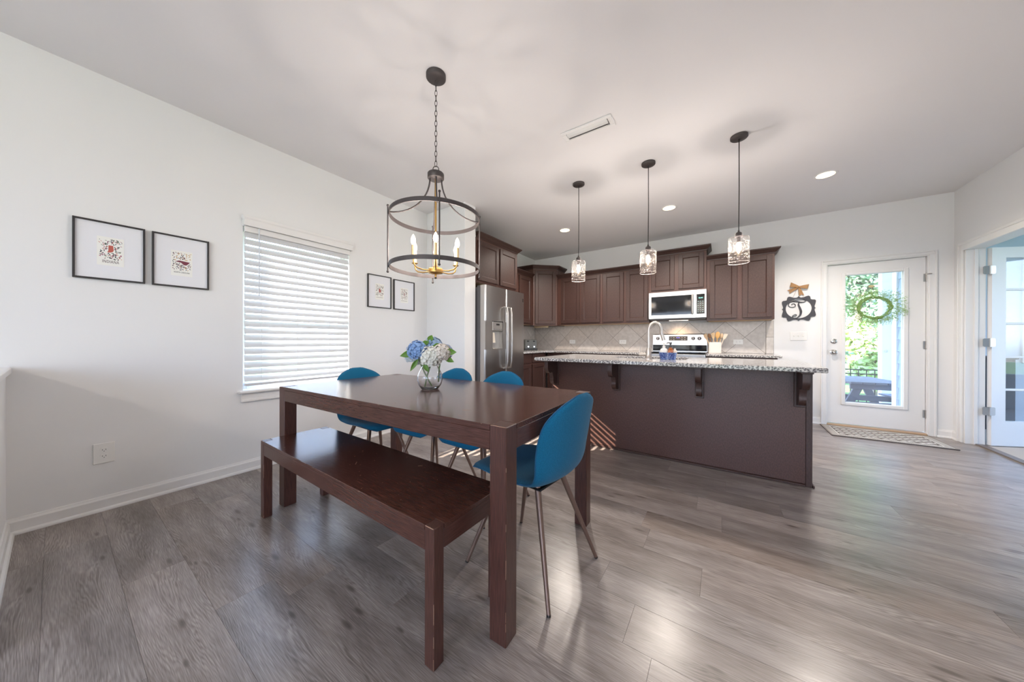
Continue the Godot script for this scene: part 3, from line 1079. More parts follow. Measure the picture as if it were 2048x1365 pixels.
func upper(label: String, at: Vector3, turn: float, w: float, y0: float, y1: float, depth: float, doors: Array, dy0: float, dy1: float, left_ret: bool, right_ret: bool) -> Node3D:
	var c := thing("wall_cabinet", label, "wall cabinet", at, turn, "dark brown wall cabinets")
	part(c, "cabinet_body", boxg(V(0.0005, y0, 0.002), V(w - 0.0005, y1, depth), 0.001), M.cab_side)
	part(c, "underside", boxg(V(0.02, y0 - 0.0015, 0.02), V(w - 0.02, y0 + 0.002, depth - 0.02), 0.0), M.cab_raw)
	for d in doors:
		shaker(c, "door", d[0], d[1], dy0, dy1, depth + 0.0006)
	var path := []
	if left_ret: path.append(V(0.0, y1 - 0.004, 0.004))
	path.append(V(0.0, y1 - 0.004, depth + 0.001))
	path.append(V(w, y1 - 0.004, depth + 0.001))
	if right_ret: path.append(V(w, y1 - 0.004, 0.004))
	part(c, "crown", G.new().sweep(path, CROWN), M.cab)
	return c


func upper_cabinets() -> void:
	var d := 0.31
	upper("two-door dark wall cabinet between the corner cabinet and the middle pair", V(-2.548, 0, ZB), 0, 0.838, 1.355, 2.218, d, [[0.075, 0.435], [0.46, 0.80]], 1.385, 2.195, false, false)
	upper("two-door dark wall cabinet directly left of the microwave", V(-1.709, 0, ZB), 0, 0.744, 1.355, 2.218, d, [[0.018, 0.352], [0.396, 0.727]], 1.385, 2.195, false, false)
	upper("short raised two-door dark cabinet above the microwave", V(-0.964, 0, ZB), 0, 0.762, 1.812, 2.375, d + 0.015, [[0.035, 0.352], [0.408, 0.728]], 1.845, 2.35, true, true)
	upper("two-door dark wall cabinet right of the microwave, nearest the door", V(-0.2, 0, ZB), 0, 0.75, 1.355, 2.218, d, [[0.04, 0.352], [0.413, 0.722]], 1.385, 2.195, false, true)
	upper("two-door dark cabinet above the stainless refrigerator", V(XL, 0, -2.985), PI / 2, 0.945, 1.805, 2.375, 0.632, [[0.03, 0.462], [0.497, 0.918]], 1.835, 2.34, false, true)
	upper("narrow shadowed wall cabinet between refrigerator cabinet and corner cabinet", V(XL, 0, -3.94), PI / 2, 0.985, 1.355, 2.218, d, [[0.05, 0.47], [0.53, 0.93]], 1.385, 2.195, false, false)
	# diagonal corner cabinet
	var c := thing("wall_cabinet", "tall single-door dark cabinet set diagonally across the kitchen corner", "wall cabinet", V(XL, 0, ZB), 0, "dark brown wall cabinets")
	var s := 0.663
	var pl := PackedVector2Array([Vector2(0.002, 0.002), Vector2(s, 0.002), Vector2(s, d + 0.02), Vector2(d + 0.02, s - 0.025), Vector2(0.002, s - 0.025)])
	part(c, "cabinet_body", G.new().prism(pl, V(0, 1.345, 0), Vector3.RIGHT, Vector3.BACK, V(0, 1.035, 0)), M.cab_side)
	var a := V(d + 0.02, 0, s - 0.025)
	var b := V(s, 0, d + 0.02)
	var n := (b - a).cross(Vector3.UP).normalized()
	if n.x < 0: n = -n
	var ln := a.distance_to(b)
	var holder := G.new()
	var from := Transform3D(Basis((b - a).normalized(), Vector3.UP, n), a + n * 0.0006)
	var before := c.get_child_count()
	shaker(c, "door", 0.035, ln - 0.035, 1.375, 2.345, 0.0)
	(c.get_child(before) as Node3D).transform = from
	part(c, "crown", G.new().sweep([V(0.01, 2.376, s - 0.025), V(d + 0.02, 2.376, s - 0.025), V(s, 2.376, d + 0.02), V(s, 2.376, 0.01)], CROWN), M.cab)
	for k in 2:
		var lp := thing("under_cabinet_light", ["slim tan light bar under the shadowed cabinet beside the refrigerator", "slim tan light bar under the diagonal corner cabinet"][k], "light bar", V(-2.99, 1.318, -4.6) if k == 0 else V(-2.86, 1.312, -5.2), PI / 2 if k == 0 else 0.0)
		part(lp, "housing", boxg(V(-0.15, 0.006, -0.02), V(0.15, 0.033 if k == 0 else 0.032, 0.02), 0.004), mat(c8(214, 190, 156), 0.6))
		part(lp, "lens", boxg(V(-0.14, 0.0, -0.014), V(0.14, 0.007, 0.014), 0.003), mat(c8(236, 222, 196), 0.4))


func base_unit(label: String, at: Vector3, turn: float, w: float, depth: float, cols: Array) -> void:
	var c := thing("base_cabinet", label, "base cabinet", at, turn, "dark brown base cabinets")
	part(c, "cabinet_body", boxg(V(0.0005, 0.1, 0.002), V(w - 0.0005, 0.862, depth), 0.001), M.cab_side)
	part(c, "toe_kick", boxg(V(0.0005, 0.0, 0.002), V(w - 0.0005, 0.1, depth - 0.07), 0.001), M.cab_side)
	for q in cols:
		part(c, "drawer", boxg(V(q[0], 0.70, depth + 0.0006), V(q[1], 0.84, depth + 0.02), 0.003), M.cab)
		shaker(c, "door", q[0], q[1], 0.125, 0.675, depth + 0.0006)


func base_cabinets() -> void:
	base_unit("dark base cabinet of drawer and doors beside the refrigerator", V(XL, 0, -3.935), PI / 2, 1.0, 0.59, [[0.03, 0.47], [0.51, 0.96]])
	base_unit("dark base cabinet behind the island, left of the range", V(-2.60, 0, ZB), 0, 1.645, 0.61, [[0.05, 0.42], [0.46, 0.82], [0.86, 1.22], [1.26, 1.61]])
	base_unit("dark base cabinet right of the range, nearest the door", V(-0.19, 0, ZB), 0, 0.74, 0.61, [[0.03, 0.35], [0.39, 0.71]])
	var g := G.new()
	var pl := PackedVector2Array([Vector2(XL + 0.002, -3.93), Vector2(-2.572, -3.93), Vector2(-2.572, -4.80), Vector2(-2.45, -4.92), Vector2(-0.955, -4.92), Vector2(-0.955, ZB + 0.002), Vector2(XL + 0.002, ZB + 0.002)])
	g.prism(pl, V(0, 0.863, 0), Vector3.RIGHT, Vector3.BACK, V(0, 0.03, 0))
	one("countertop", g, M.granite, "speckled granite countertop along the back and left walls, left of the range", "countertop", "granite countertops")
	one("countertop", boxg(V(-0.193, 0.863, ZB + 0.002), V(0.588, 0.893, -4.92), 0.004), M.granite, "speckled granite countertop right of the range with the utensil crock", "countertop", "granite countertops")


func clip_rect(poly: PackedVector2Array, r: Rect2) -> PackedVector2Array:
	var q := PackedVector2Array([r.position, Vector2(r.end.x, r.position.y), r.end, Vector2(r.position.x, r.end.y)])
	var out := Geometry2D.intersect_polygons(poly, q)
	return out[0] if out.size() else PackedVector2Array()


func backsplash() -> void:
	var b := thing("backsplash", "beige ceramic tile backsplash laid in diamonds under the wall cabinets", "backsplash", Vector3.ZERO, 0, "", "structure")
	part(b, "grout_bed", boxg(V(XL + 0.003, 0.894, ZB), V(0.575, 1.354, ZB + 0.006), 0.0), M.grout)
	part(b, "grout_bed", boxg(V(XL, 0.894, ZB + 0.007), V(XL + 0.006, 1.354, -3.93), 0.0), M.grout)
	var r := RandomNumberGenerator.new()
	r.seed = 3
	var j := 0.002
	var hx := 0.2335
	var hy := 0.232
	var rect := Rect2(XL + 0.01, 0.895, 0.49 - XL - 0.012, 0.459)
	var lens := [Rect2(XL + 0.01, 0.895, 0.49 - XL - 0.012, 0.459), Rect2(3.94, 0.895, 1.615, 0.459)]
	for side in 2:
		var rc: Rect2 = lens[side]
		var x := 0.0225 - hx * 2.0 * 20
		while x < 6.0:
			for ph in 2:
				for yy in [-1, 0, 1]:
					var c := Vector2(x + ph * hx, 1.124 + (yy * 2 + ph) * hy)
					var pl := PackedVector2Array([c + Vector2(0, hy - j * 1.4), c + Vector2(hx - j * 1.4, 0), c + Vector2(0, -hy + j * 1.4), c + Vector2(-hx + j * 1.4, 0)])
					pl = clip_rect(pl, rc)
					if pl.size() < 3: continue
					var g := G.new()
					if side == 0: g.prism(pl, V(0, 0, ZB + 0.004), Vector3.RIGHT, Vector3.UP, V(0, 0, 0.0055))
					else: g.prism(pl, V(XL + 0.004, 0, 0), Vector3.FORWARD, Vector3.UP, V(0.0055, 0, 0))
					part(b, "tile", g, M.tile[r.randi() % 3])
			x += hx * 2.0
	for i in 2:
		part(b, "border_tile", boxg(V(0.4925, 0.895 + i * 0.2305, ZB + 0.004), V(0.573, 0.895 + i * 0.2305 + 0.228, ZB + 0.0095), 0.0015), M.tile[i])


# ---------- appliances ----------

func fridge() -> void:
	var f := thing("refrigerator", "stainless side-by-side refrigerator with ice and water dispenser", "refrigerator", V(XL, 0, -2.965), PI / 2)
	# local x runs away from the camera along the wall, z out of the wall
	part(f, "case", boxg(V(0.004, 0.02, 0.02), V(0.906, 1.735, 0.715), 0.006), M.case_gray)
	part(f, "kick_grille", boxg(V(0.01, 0.02, 0.715), V(0.9, 0.10, 0.74), 0.003), M.dark)
	for k in 2:
		part(f, "top_hinge", boxg(V(0.012 + k * 0.846, 1.735, 0.66), V(0.052 + k * 0.846, 1.757, 0.77), 0.004), M.case_gray)
	for k in 2:
		var xa := 0.004 + k * 0.447
		var w := 0.443 if k == 0 else 0.455
		var g := G.new()
		var pl := PackedVector2Array()
		var z0 := 0.722
		var z1 := 0.80
		pl.append(Vector2(xa, z0))
		pl.append(Vector2(xa + w, z0))
		for i in 6:
			var a := PI / 2 * i / 5.0
			pl.append(Vector2(xa + w - 0.02 + 0.02 * cos(a), z1 - 0.02 + 0.02 * sin(a)))
		for i in 6:
			var a := PI / 2 + PI / 2 * i / 5.0
			pl.append(Vector2(xa + 0.02 + 0.02 * cos(a), z1 - 0.02 + 0.02 * sin(a)))
		if k == 0:
			# opening of the dispenser: three prisms round a niche
			g.prism(pl, V(0, 0.11, 0), Vector3.RIGHT, Vector3.BACK, V(0, 0.845, 0), true)
			g.prism(pl, V(0, 1.315, 0), Vector3.RIGHT, Vector3.BACK, V(0, 0.44, 0), true)
			g.box(V(xa, 0.955, z0), V(0.145, 1.315, z1), 0.0)
			g.box(V(0.375, 0.955, z0), V(xa + w, 1.315, z1), 0.0)
			g.box(V(0.145, 0.955, z0), V(0.375, 1.315, z0 + 0.012), 0.0)
		else:
			g.prism(pl, V(0, 0.11, 0), Vector3.RIGHT, Vector3.BACK, V(0, 1.645, 0), true)
		var d := part(f, "freezer_door" if k == 0 else "door", g, M.steel)
		var hx := 0.405 if k == 0 else 0.496
		g = G.new()
		g.tube([V(hx, 0.70, z1 - 0.005), V(hx, 0.71, z1 + 0.042), V(hx, 0.78, z1 + 0.056), V(hx, 1.10, z1 + 0.06), V(hx, 1.43, z1 + 0.056), V(hx, 1.50, z1 + 0.042), V(hx, 1.51, z1 - 0.005)], [0.014, 0.014, 0.0145, 0.0145, 0.0145, 0.014, 0.014], 12)
		part(d, "handle", g, M.steel_soft)
		if k == 1:
			part(d, "badge", boxg(V(0.858, 1.625, z1), V(0.876, 1.675, z1 + 0.003), 0.004), M.dark)
	var dp := part(f, "dispenser", boxg(V(0.15, 1.19, 0.76), V(0.37, 1.312, 0.803), 0.006), M.steel_soft)
	var g2 := G.new()
	g2.box(V(0.147, 0.957, 0.735), V(0.373, 1.19, 0.745), 0.0).box(V(0.147, 0.957, 0.735), V(0.157, 1.19, 0.80), 0.0).box(V(0.363, 0.957, 0.735), V(0.373, 1.19, 0.80), 0.0).box(V(0.147, 0.957, 0.735), V(0.373, 0.968, 0.812), 0.002)
	part(dp, "niche", g2, M.steel_soft)
	part(dp, "top_trim", boxg(V(0.146, 1.306, 0.775), V(0.374, 1.32, 0.806), 0.004), M.dark)
	part(dp, "display", boxg(V(0.225, 1.262, 0.802), V(0.295, 1.285, 0.8045), 0.002), M.dark)
	for k in 5:
		part(dp, "button", boxg(V(0.175 + k * 0.037, 1.208, 0.802), V(0.195 + k * 0.037, 1.216, 0.8045), 0.001), M.case_gray)
	part(dp, "paddle", G.new().prism(PackedVector2Array([Vector2(0.175, 1.17), Vector2(0.225, 1.17), Vector2(0.245, 1.04), Vector2(0.175, 1.04)]), V(0, 0, 0.76), Vector3.RIGHT, Vector3.UP, V(0, 0, 0.014)), mat(c8(232, 222, 205), 0.5))


func range_and_microwave() -> void:
	var r := thing("range", "stainless electric range with glossy black glass cooktop", "range", V(-0.948, 0, ZB + 0.012))
	part(r, "oven_body", boxg(V(0.002, 0.05, 0.0), V(0.748, 0.885, 0.62), 0.003), M.case_gray)
	part(r, "cooktop", boxg(V(0, 0.885, 0.06), V(0.75, 0.905, 0.655), 0.005), M.black_gloss)
	var od := part(r, "oven_door", boxg(V(0.004, 0.24, 0.62), V(0.746, 0.82, 0.66), 0.006), M.steel)
	part(od, "door_glass", boxg(V(0.09, 0.33, 0.66), V(0.66, 0.68, 0.663), 0.002), M.black_gloss)
	part(od, "handle", G.new().tube([V(0.07, 0.765, 0.655), V(0.07, 0.765, 0.705), V(0.68, 0.765, 0.705), V(0.68, 0.765, 0.655)], 0.012, 10), M.steel_soft)
	part(r, "front_trim", boxg(V(0.0, 0.825, 0.62), V(0.75, 0.884, 0.662), 0.004), M.steel)
	part(r, "storage_drawer", boxg(V(0.004, 0.06, 0.62), V(0.746, 0.225, 0.655), 0.005), M.steel)
	for q in [[0.2, 0.24, 0.1], [0.55, 0.24, 0.075], [0.2, 0.5, 0.075], [0.55, 0.5, 0.11]]:
		part(r, "burner_ring", G.new().lathe([Vector2(q[2] - 0.004, 0.9052), Vector2(q[2], 0.9056)], V(q[0], 0, q[1]), 32), mat(c8(58, 56, 58), 0.3))
	var bg := part(r, "backguard", G.new().prism(PackedVector2Array([Vector2(0.0, 0.905), Vector2(0.085, 0.905), Vector2(0.085, 1.012), Vector2(0.07, 1.165), Vector2(0.055, 1.178), Vector2(0.0, 1.178)]), V(0.0, 0, 0), Vector3.BACK, Vector3.UP, V(0.75, 0, 0)), M.steel)
	part(bg, "lower_strip", boxg(V(0.004, 0.912, 0.085), V(0.746, 1.004, 0.0875), 0.001), M.black_gloss)
	var tl := -atan2(0.015, 0.153)
	var face := Transform3D(Basis(Vector3.RIGHT, tl), V(0, 1.012, 0.0852))
	var g := boxg(V(0.235, 0.062, 0.0), V(0.493, 0.13, 0.003), 0.002)
	g.xf(face)
	part(bg, "display", g, mat(c8(62, 58, 56), 0.2))
	g = G.new()
	for k in 12:
		if k % 6 in [2, 3] and k < 6: continue
		g.box(V(0.257 + (k % 6) * 0.038, 0.075 + (k / 6) * 0.03, 0.003), V(0.275 + (k % 6) * 0.038, 0.081 + (k / 6) * 0.03, 0.0036), 0.0)
	g.xf(face)
	part(bg, "button_marks", g, mat(c8(190, 184, 178), 0.5))
	var tm := TextMesh.new()
	tm.text = "10:42"
	tm.font_size = 16
	tm.pixel_size = 0.0011
	tm.depth = 0.0008
	var ck := part(bg, "clock", tm, glow(c8(120, 110, 255), 1.2))
	ck.transform = face * Transform3D(Basis.IDENTITY, V(0.362, 0.108, 0.0036))
	for x in [0.075, 0.152, 0.568, 0.65]:
		g = G.new()
		g.lathe([Vector2(0, 0), Vector2(0.026, 0), Vector2(0.026, 0.006), Vector2(0.021, 0.008), Vector2(0.019, 0.024), Vector2(0, 0.025)], Vector3.ZERO, 20)
		g.xf(Transform3D(Basis(Vector3.RIGHT, PI / 2), Vector3.ZERO))
		g.xf(face * Transform3D(Basis.IDENTITY, V(x, 0.095, 0)))
		var kb := part(bg, "knob", g, M.case_gray)
		g = boxg(V(x - 0.004, 0.075, 0.024), V(x + 0.004, 0.115, 0.03), 0.002)
		g.xf(face)
		part(kb, "grip", g, M.steel_soft)
	# microwave
	var m := thing("microwave", "stainless over-the-range microwave under the short cabinet", "microwave", V(-0.953, 1.385, ZB + 0.002))
	var zf := 0.385
	part(m, "case", boxg(V(0.0, 0.012, 0.0), V(0.756, 0.418, zf), 0.004), M.case_gray)
	g = G.new()
	g.wall(0, zf + 0.001, zf + 0.026, 0.002, 0.628, 0.02, 0.416, [[0.035, 0.60, 0.07, 0.352]])
	var dr := part(m, "door", g, M.steel)
	part(dr, "door_glass", boxg(V(0.034, 0.069, zf + 0.006), V(0.601, 0.353, zf + 0.024), 0.002), M.black_gloss)
	part(dr, "handle", G.new().tube([V(0.585, 0.075, zf + 0.02), V(0.585, 0.08, zf + 0.05), V(0.585, 0.345, zf + 0.05), V(0.585, 0.35, zf + 0.02)], 0.013, 10), M.steel_soft)
	g = G.new()
	g.wall(0, zf + 0.001, zf + 0.026, 0.632, 0.754, 0.02, 0.416, [[0.636, 0.735, 0.07, 0.352]])
	var cp := part(m, "control_panel", g, M.steel)
	part(cp, "panel_glass", boxg(V(0.636, 0.07, zf + 0.006), V(0.735, 0.352, zf + 0.024), 0.002), M.black_gloss)
	tm = TextMesh.new()
	tm.text = "10:41"
	tm.font_size = 16
	tm.pixel_size = 0.0014
	tm.depth = 0.0008
	part(cp, "clock", tm, glow(c8(150, 240, 225), 1.0)).position = V(0.686, 0.298, zf + 0.025)
	g = G.new()
	for i in 6:
		for k in 3:
			g.box(V(0.649 + k * 0.028, 0.095 + i * 0.03, zf + 0.024), V(0.663 + k * 0.028, 0.103 + i * 0.03, zf + 0.0246), 0.0)
	part(cp, "button_marks", g, mat(c8(150, 176, 176), 0.5))
	part(m, "bottom_vent", boxg(V(0.01, 0.0, 0.02), V(0.746, 0.014, zf - 0.01), 0.003), M.case_gray)
	part(m, "task_light", boxg(V(0.25, -0.002, 0.12), V(0.51, 0.001, 0.18), 0.001), glow(LAMP, 2.5))
	var sp := SpotLight3D.new()
	sp.name = "task_light_lamp"
	sp.light_color = Color(1.0, 0.84, 0.66)
	sp.light_energy = 0.18
	sp.light_size = 0.06
	sp.spot_angle = 75.0
	sp.spot_range = 12.0
	sp.spot_attenuation = 2.0
	sp.shadow_enabled = true
	m.add_child(sp, true)
	sp.position = V(0.38, -0.02, 0.15)
	sp.rotation.x = -PI / 2


func corbel(called_at: float, label: String) -> void:
	var c := thing("corbel", label, "corbel", V(called_at, 0, -3.1), 0, "corbels under the island overhang")
	part(c, "back_plate", boxg(V(-0.033, 0.582, 0.0005), V(0.033, 0.862, 0.014), 0.003), M.cab)
	part(c, "top_plate", boxg(V(-0.033, 0.848, 0.0145), V(0.033, 0.8625, 0.26), 0.003), M.cab)
	var pl := PackedVector2Array([Vector2(0.0145, 0.6), Vector2(0.0145, 0.8475), Vector2(0.235, 0.8475), Vector2(0.235, 0.80)])
	# S-shaped underside: a bulging upper lobe, a notch, a lower lobe
	for i in 8:
		var a := lerpf(0.0, -PI * 0.62, i / 7.0)
		pl.append(Vector2(0.175 + 0.06 * cos(a), 0.79 + 0.06 * sin(a)))
	pl.append(Vector2(0.135, 0.735))
	for i in 8:
		var a := lerpf(0.45, -PI * 0.5, i / 7.0)
		pl.append(Vector2(0.07 + 0.042 * cos(a), 0.655 + 0.05 * sin(a)))
	part(c, "scroll_bracket", G.new().prism(pl, V(-0.02, 0, 0), Vector3.BACK, Vector3.UP, V(0.04, 0, 0), true), M.cab)


func island() -> void:
	var c := thing("kitchen_island", "long dark brown kitchen island with a plain back panel", "kitchen island")
	part(c, "back_panel", boxg(V(-1.552, 0.02, -3.118), V(0.502, 0.862, -3.1), 0.001), M.cab_side)
	var ib := G.new()
	ib.box(V(-1.552, 0.1, -3.74), V(0.525, 0.685, -3.119), 0.001)
	ib.box(V(-1.552, 0.685, -3.74), V(-0.965, 0.862, -3.119), 0.0).box(V(-0.265, 0.685, -3.74), V(0.525, 0.862, -3.119), 0.0)
	ib.box(V(-0.965, 0.685, -3.74), V(-0.265, 0.862, -3.715), 0.0).box(V(-0.965, 0.685, -3.205), V(-0.265, 0.862, -3.119), 0.0)
	part(c, "island_body", ib, M.cab_side)
	part(c, "toe_kick", boxg(V(-1.552, 0.0, -3.67), V(0.525, 0.1, -3.119), 0.0), M.cab_side)
	part(c, "corner_trim", boxg(V(0.503, 0.0, -3.128), V(0.539, 0.862, -3.097), 0.002), M.cab)
	part(c, "end_panel", boxg(V(0.526, 0.02, -3.74), V(0.539, 0.862, -3.129), 0.001), M.cab_side)
	part(c, "shoe_moulding", boxg(V(-1.552, 0, -3.1), V(0.502, 0.019, -3.088), 0.005), M.cab)
	part(c, "end_shoe", boxg(V(0.54, 0, -3.70), V(0.552, 0.019, -3.088), 0.004), M.cab)
	for k in 5:
		var xa := -1.52 + k * 0.405
		var b := part(c, "door", boxg(V(xa, 0.12, -3.76), V(xa + 0.385, 0.84, -3.741), 0.003), M.cab)
	# top with the sink cut out
	var g := G.new()
	var sx0 := -0.95
	var sx1 := -0.28
	g.box(V(-1.612, 0.864, -3.22), V(0.557, 0.896, -2.78), 0.005)
	g.box(V(-1.612, 0.864, -3.81), V(0.557, 0.896, -3.70), 0.003)
	g.box(V(-1.612, 0.864, -3.70), V(sx0, 0.896, -3.22), 0.0)
	g.box(V(sx1, 0.864, -3.70), V(0.557, 0.896, -3.22), 0.0)
	one("countertop", g, M.granite, "large white and gray speckled granite top of the island", "countertop", "granite countertops")
	g = G.new()
	g.box(V(sx0 - 0.01, 0.70, -3.71), V(sx0 + 0.004, 0.8635, -3.21), 0.0).box(V(sx1 - 0.004, 0.70, -3.71), V(sx1 + 0.01, 0.8635, -3.21), 0.0)
	g.box(V(sx0, 0.70, -3.71), V(sx1, 0.8635, -3.696), 0.0).box(V(sx0, 0.70, -3.224), V(sx1, 0.8635, -3.21), 0.0).box(V(sx0, 0.69, -3.71), V(sx1, 0.702, -3.21), 0.0)
	one("sink", g, M.steel, "stainless undermount sink sunk in the island top", "sink")
	var xs := [-1.516, -0.862, -0.166, 0.468]
	var where := ["leftmost dark corbel under the island top, nearest the refrigerator", "second corbel from the refrigerator under the island top", "third corbel from the refrigerator under the island top", "rightmost corbel at the island's open corner"]
	for i in 4:
		corbel(xs[i], where[i])


func counter_items() -> void:
	# faucet
	var f := thing("faucet", "brushed nickel gooseneck faucet standing on the island", "faucet", V(-0.585, 0.896, -3.17))
	part(f, "base", G.new().lathe([Vector2(0, 0), Vector2(0.03, 0), Vector2(0.03, 0.012), Vector2(0.026, 0.016), Vector2(0.0245, 0.055), Vector2(0.021, 0.085), Vector2(0.016, 0.105), Vector2(0.0, 0.106)], Vector3.ZERO, 24), M.nickel)
	var pts := [V(0, 0.1, 0), V(0, 0.22, 0)]
	for i in 13:
		var a := PI - PI * 1.08 * i / 12.0
		pts.append(V(0.052 + 0.052 * cos(a), 0.275 + 0.072 * sin(a), -0.03 * i / 12.0))
	pts.append(V(0.118, 0.2, -0.035))
	part(f, "spout", G.new().tube(pts, 0.0125, 14), M.nickel)
	part(f, "spray_head", G.new().tube([V(0.106, 0.245, -0.033), V(0.117, 0.205, -0.036), V(0.124, 0.178, -0.038)], [0.013, 0.0155, 0.016], 14), M.nickel)
	part(f, "valve", G.new().tube([V(-0.02, 0.045, 0), V(-0.085, 0.045, 0.0)], 0.0125, 12), M.nickel)
	part(f, "lever", G.new().tube([V(-0.078, 0.05, 0), V(-0.078, 0.112, 0)], [0.006, 0.0045], 8), M.nickel)
	# blue and white caddy with bottles
	var img := Image.create(256, 64, false, Image.FORMAT_RGB8)
	var n := FastNoiseLite.new()
	n.seed = 5
	n.frequency = 0.09
	n.noise_type = FastNoiseLite.TYPE_CELLULAR
	for y in 64:
		for x in 256:
			var a := n.get_noise_2d(cos(TAU * x / 256.0) * 42.0, sin(TAU * x / 256.0) * 42.0 + y * 1.3)
			img.set_pixel(x, y, c8(38, 52, 118) if a > -0.62 else (c8(110, 140, 190) if a > -0.78 else c8(228, 232, 240)))
	var bm := mat(Color.WHITE, 0.15)
	bm.uv1_scale = V(3, 1, 1)
	bm.albedo_texture = ImageTexture.create_from_image(img)
	var c := thing("ceramic_caddy", "oval blue and white patterned ceramic dish holding soap bottles", "dish", V(-0.425, 0.896, -3.2))
	var prof := [[0.062, 0.0], [0.066, 0.004], [0.07, 0.03], [0.0735, 0.058], [0.079, 0.066]]
	var g := G.new()
	var sides := 36
	for i in prof.size() - 1:
		for k in sides:
			var q := []
			for w in [[i, k], [i, k + 1], [i + 1, k + 1], [i + 1, k]]:
				var a: float = TAU * float(w[1]) / sides
				q.append(V(prof[w[0]][0] * cos(a), prof[w[0]][1], prof[w[0]][0] * 0.68 * sin(a)))
			var m0 := V(cos(TAU * k / sides), 0.15, sin(TAU * k / sides) * 1.3).normalized()
			var m1 := V(cos(TAU * (k + 1) / sides), 0.15, sin(TAU * (k + 1) / sides) * 1.3).normalized()
			var u0 := float(k) / sides
			var u1 := float(k + 1) / sides
			var v0: float = 1.0 - prof[i][1] / 0.066
			var v1: float = 1.0 - prof[i + 1][1] / 0.066
			g.tri(q[0], q[1], q[2], m0, m1, m1, Vector2(u0, v0), Vector2(u1, v0), Vector2(u1, v1))
			g.tri(q[0], q[2], q[3], m0, m1, m0, Vector2(u0, v0), Vector2(u1, v1), Vector2(u0, v1))
	part(c, "dish_wall", g, bm)
	g = G.new().lathe([Vector2(0.0, 0.03), Vector2(0.068, 0.03), Vector2(0.071, 0.058), Vector2(0.0785, 0.0665)], Vector3.ZERO, 36)
	g.xf(Transform3D(Basis.IDENTITY.scaled(V(1, 1, 0.68)), Vector3.ZERO))
	part(c, "dish_inside", g, mat(c8(225, 230, 240), 0.2))
	var b := thing("soap_bottle", "white pump soap bottle in the blue dish, nearest the faucet", "soap bottle", V(-0.458, 0.9275, -3.2), 0, "soap bottles in the blue dish")
	part(b, "bottle", G.new().lathe([Vector2(0, 0), Vector2(0.031, 0), Vector2(0.034, 0.01), Vector2(0.034, 0.05), Vector2(0.028, 0.066), Vector2(0.013, 0.074), Vector2(0.012, 0.085), Vector2(0, 0.085)], Vector3.ZERO, 24), mat(c8(228, 226, 222), 0.3))
	g = G.new().lathe([Vector2(0, 0.085), Vector2(0.012, 0.085), Vector2(0.012, 0.095), Vector2(0.004, 0.097), Vector2(0.004, 0.112), Vector2(0.009, 0.114), Vector2(0.009, 0.121), Vector2(0, 0.122)], Vector3.ZERO, 16)
	g.tube([V(0, 0.118, 0), V(0.02, 0.119, 0.008), V(0.026, 0.112, 0.01)], 0.0038, 8)
	part(b, "pump", g, mat(c8(235, 232, 226), 0.4))
	b = thing("soap_bottle", "amber glass pump bottle with a dark gray top in the dish", "soap bottle", V(-0.402, 0.9275, -3.197), 0, "soap bottles in the blue dish")
	var am := pane(c8(200, 110, 30), 0.55)
	part(b, "bottle", G.new().lathe([Vector2(0, 0), Vector2(0.022, 0), Vector2(0.0235, 0.005), Vector2(0.0235, 0.055), Vector2(0.018, 0.068), Vector2(0.0115, 0.074), Vector2(0.0115, 0.082), Vector2(0, 0.082)], Vector3.ZERO, 24), am)
	part(b, "soap", G.new().lathe([Vector2(0, 0.003), Vector2(0.021, 0.003), Vector2(0.021, 0.045), Vector2(0, 0.045)], Vector3.ZERO, 20), mat(c8(170, 84, 24), 0.3))
	g = G.new().lathe([Vector2(0, 0.082), Vector2(0.014, 0.082), Vector2(0.014, 0.098), Vector2(0.008, 0.1), Vector2(0.007, 0.116), Vector2(0.0125, 0.118), Vector2(0.0125, 0.128), Vector2(0, 0.129)], Vector3.ZERO, 16)
	g.tube([V(0, 0.123, 0), V(-0.024, 0.124, 0.004), V(-0.03, 0.118, 0.005)], 0.0045, 8)
	part(b, "pump", g, mat(c8(74, 76, 78), 0.5))
	b = thing("soap_bottle", "small squat cream bottle at the dish's right end", "soap bottle", V(-0.369, 0.9275, -3.215), 0, "soap bottles in the blue dish")
	part(b, "bottle", G.new().lathe([Vector2(0, 0), Vector2(0.016, 0), Vector2(0.0185, 0.004), Vector2(0.0185, 0.048), Vector2(0.013, 0.056), Vector2(0, 0.058)], Vector3.ZERO, 20), mat(c8(226, 208, 192), 0.4))
	part(b, "cap", G.new().lathe([Vector2(0, 0.057), Vector2(0.009, 0.057), Vector2(0.009, 0.072), Vector2(0, 0.073)], Vector3.ZERO, 16), mat(c8(234, 228, 222), 0.4))
	# utensil crock
	c = thing("utensil_crock", "square white crock of wooden utensils right of the range", "crock", V(-0.097, 0.8935, -5.36))
	g = G.new()
	g.box(V(-0.065, 0, -0.06), V(0.065, 0.012, 0.06), 0.003)
	for s in [-1.0, 1.0]:
		g.box(V(s * 0.0685 - 0.0065, 0, -0.066), V(s * 0.0685 + 0.0065, 0.158, 0.066), 0.003)
		g.box(V(-0.062, 0, s * 0.0595 - 0.0065), V(0.062, 0.158, s * 0.0595 + 0.0065), 0.003)
	part(c, "crock_body", g, mat(c8(222, 214, 206), 0.35))
	var us := [["wooden slotted turner leaning far left in the white crock", -0.042, -0.13, 0, c8(196, 166, 132)], ["dark wooden spoon second from left in the white crock", -0.028, -0.075, 1, c8(132, 96, 66)], ["wooden spatula upright in the middle of the white crock", -0.006, -0.03, 0, c8(214, 184, 144)], ["broad light wooden spoon at the front of the white crock", 0.014, 0.028, 2, c8(206, 158, 96)], ["wooden spoon second from right in the white crock", 0.03, 0.08, 1, c8(200, 172, 138)], ["pale wooden turner leaning far right in the white crock", 0.044, 0.13, 0, c8(214, 202, 184)]]
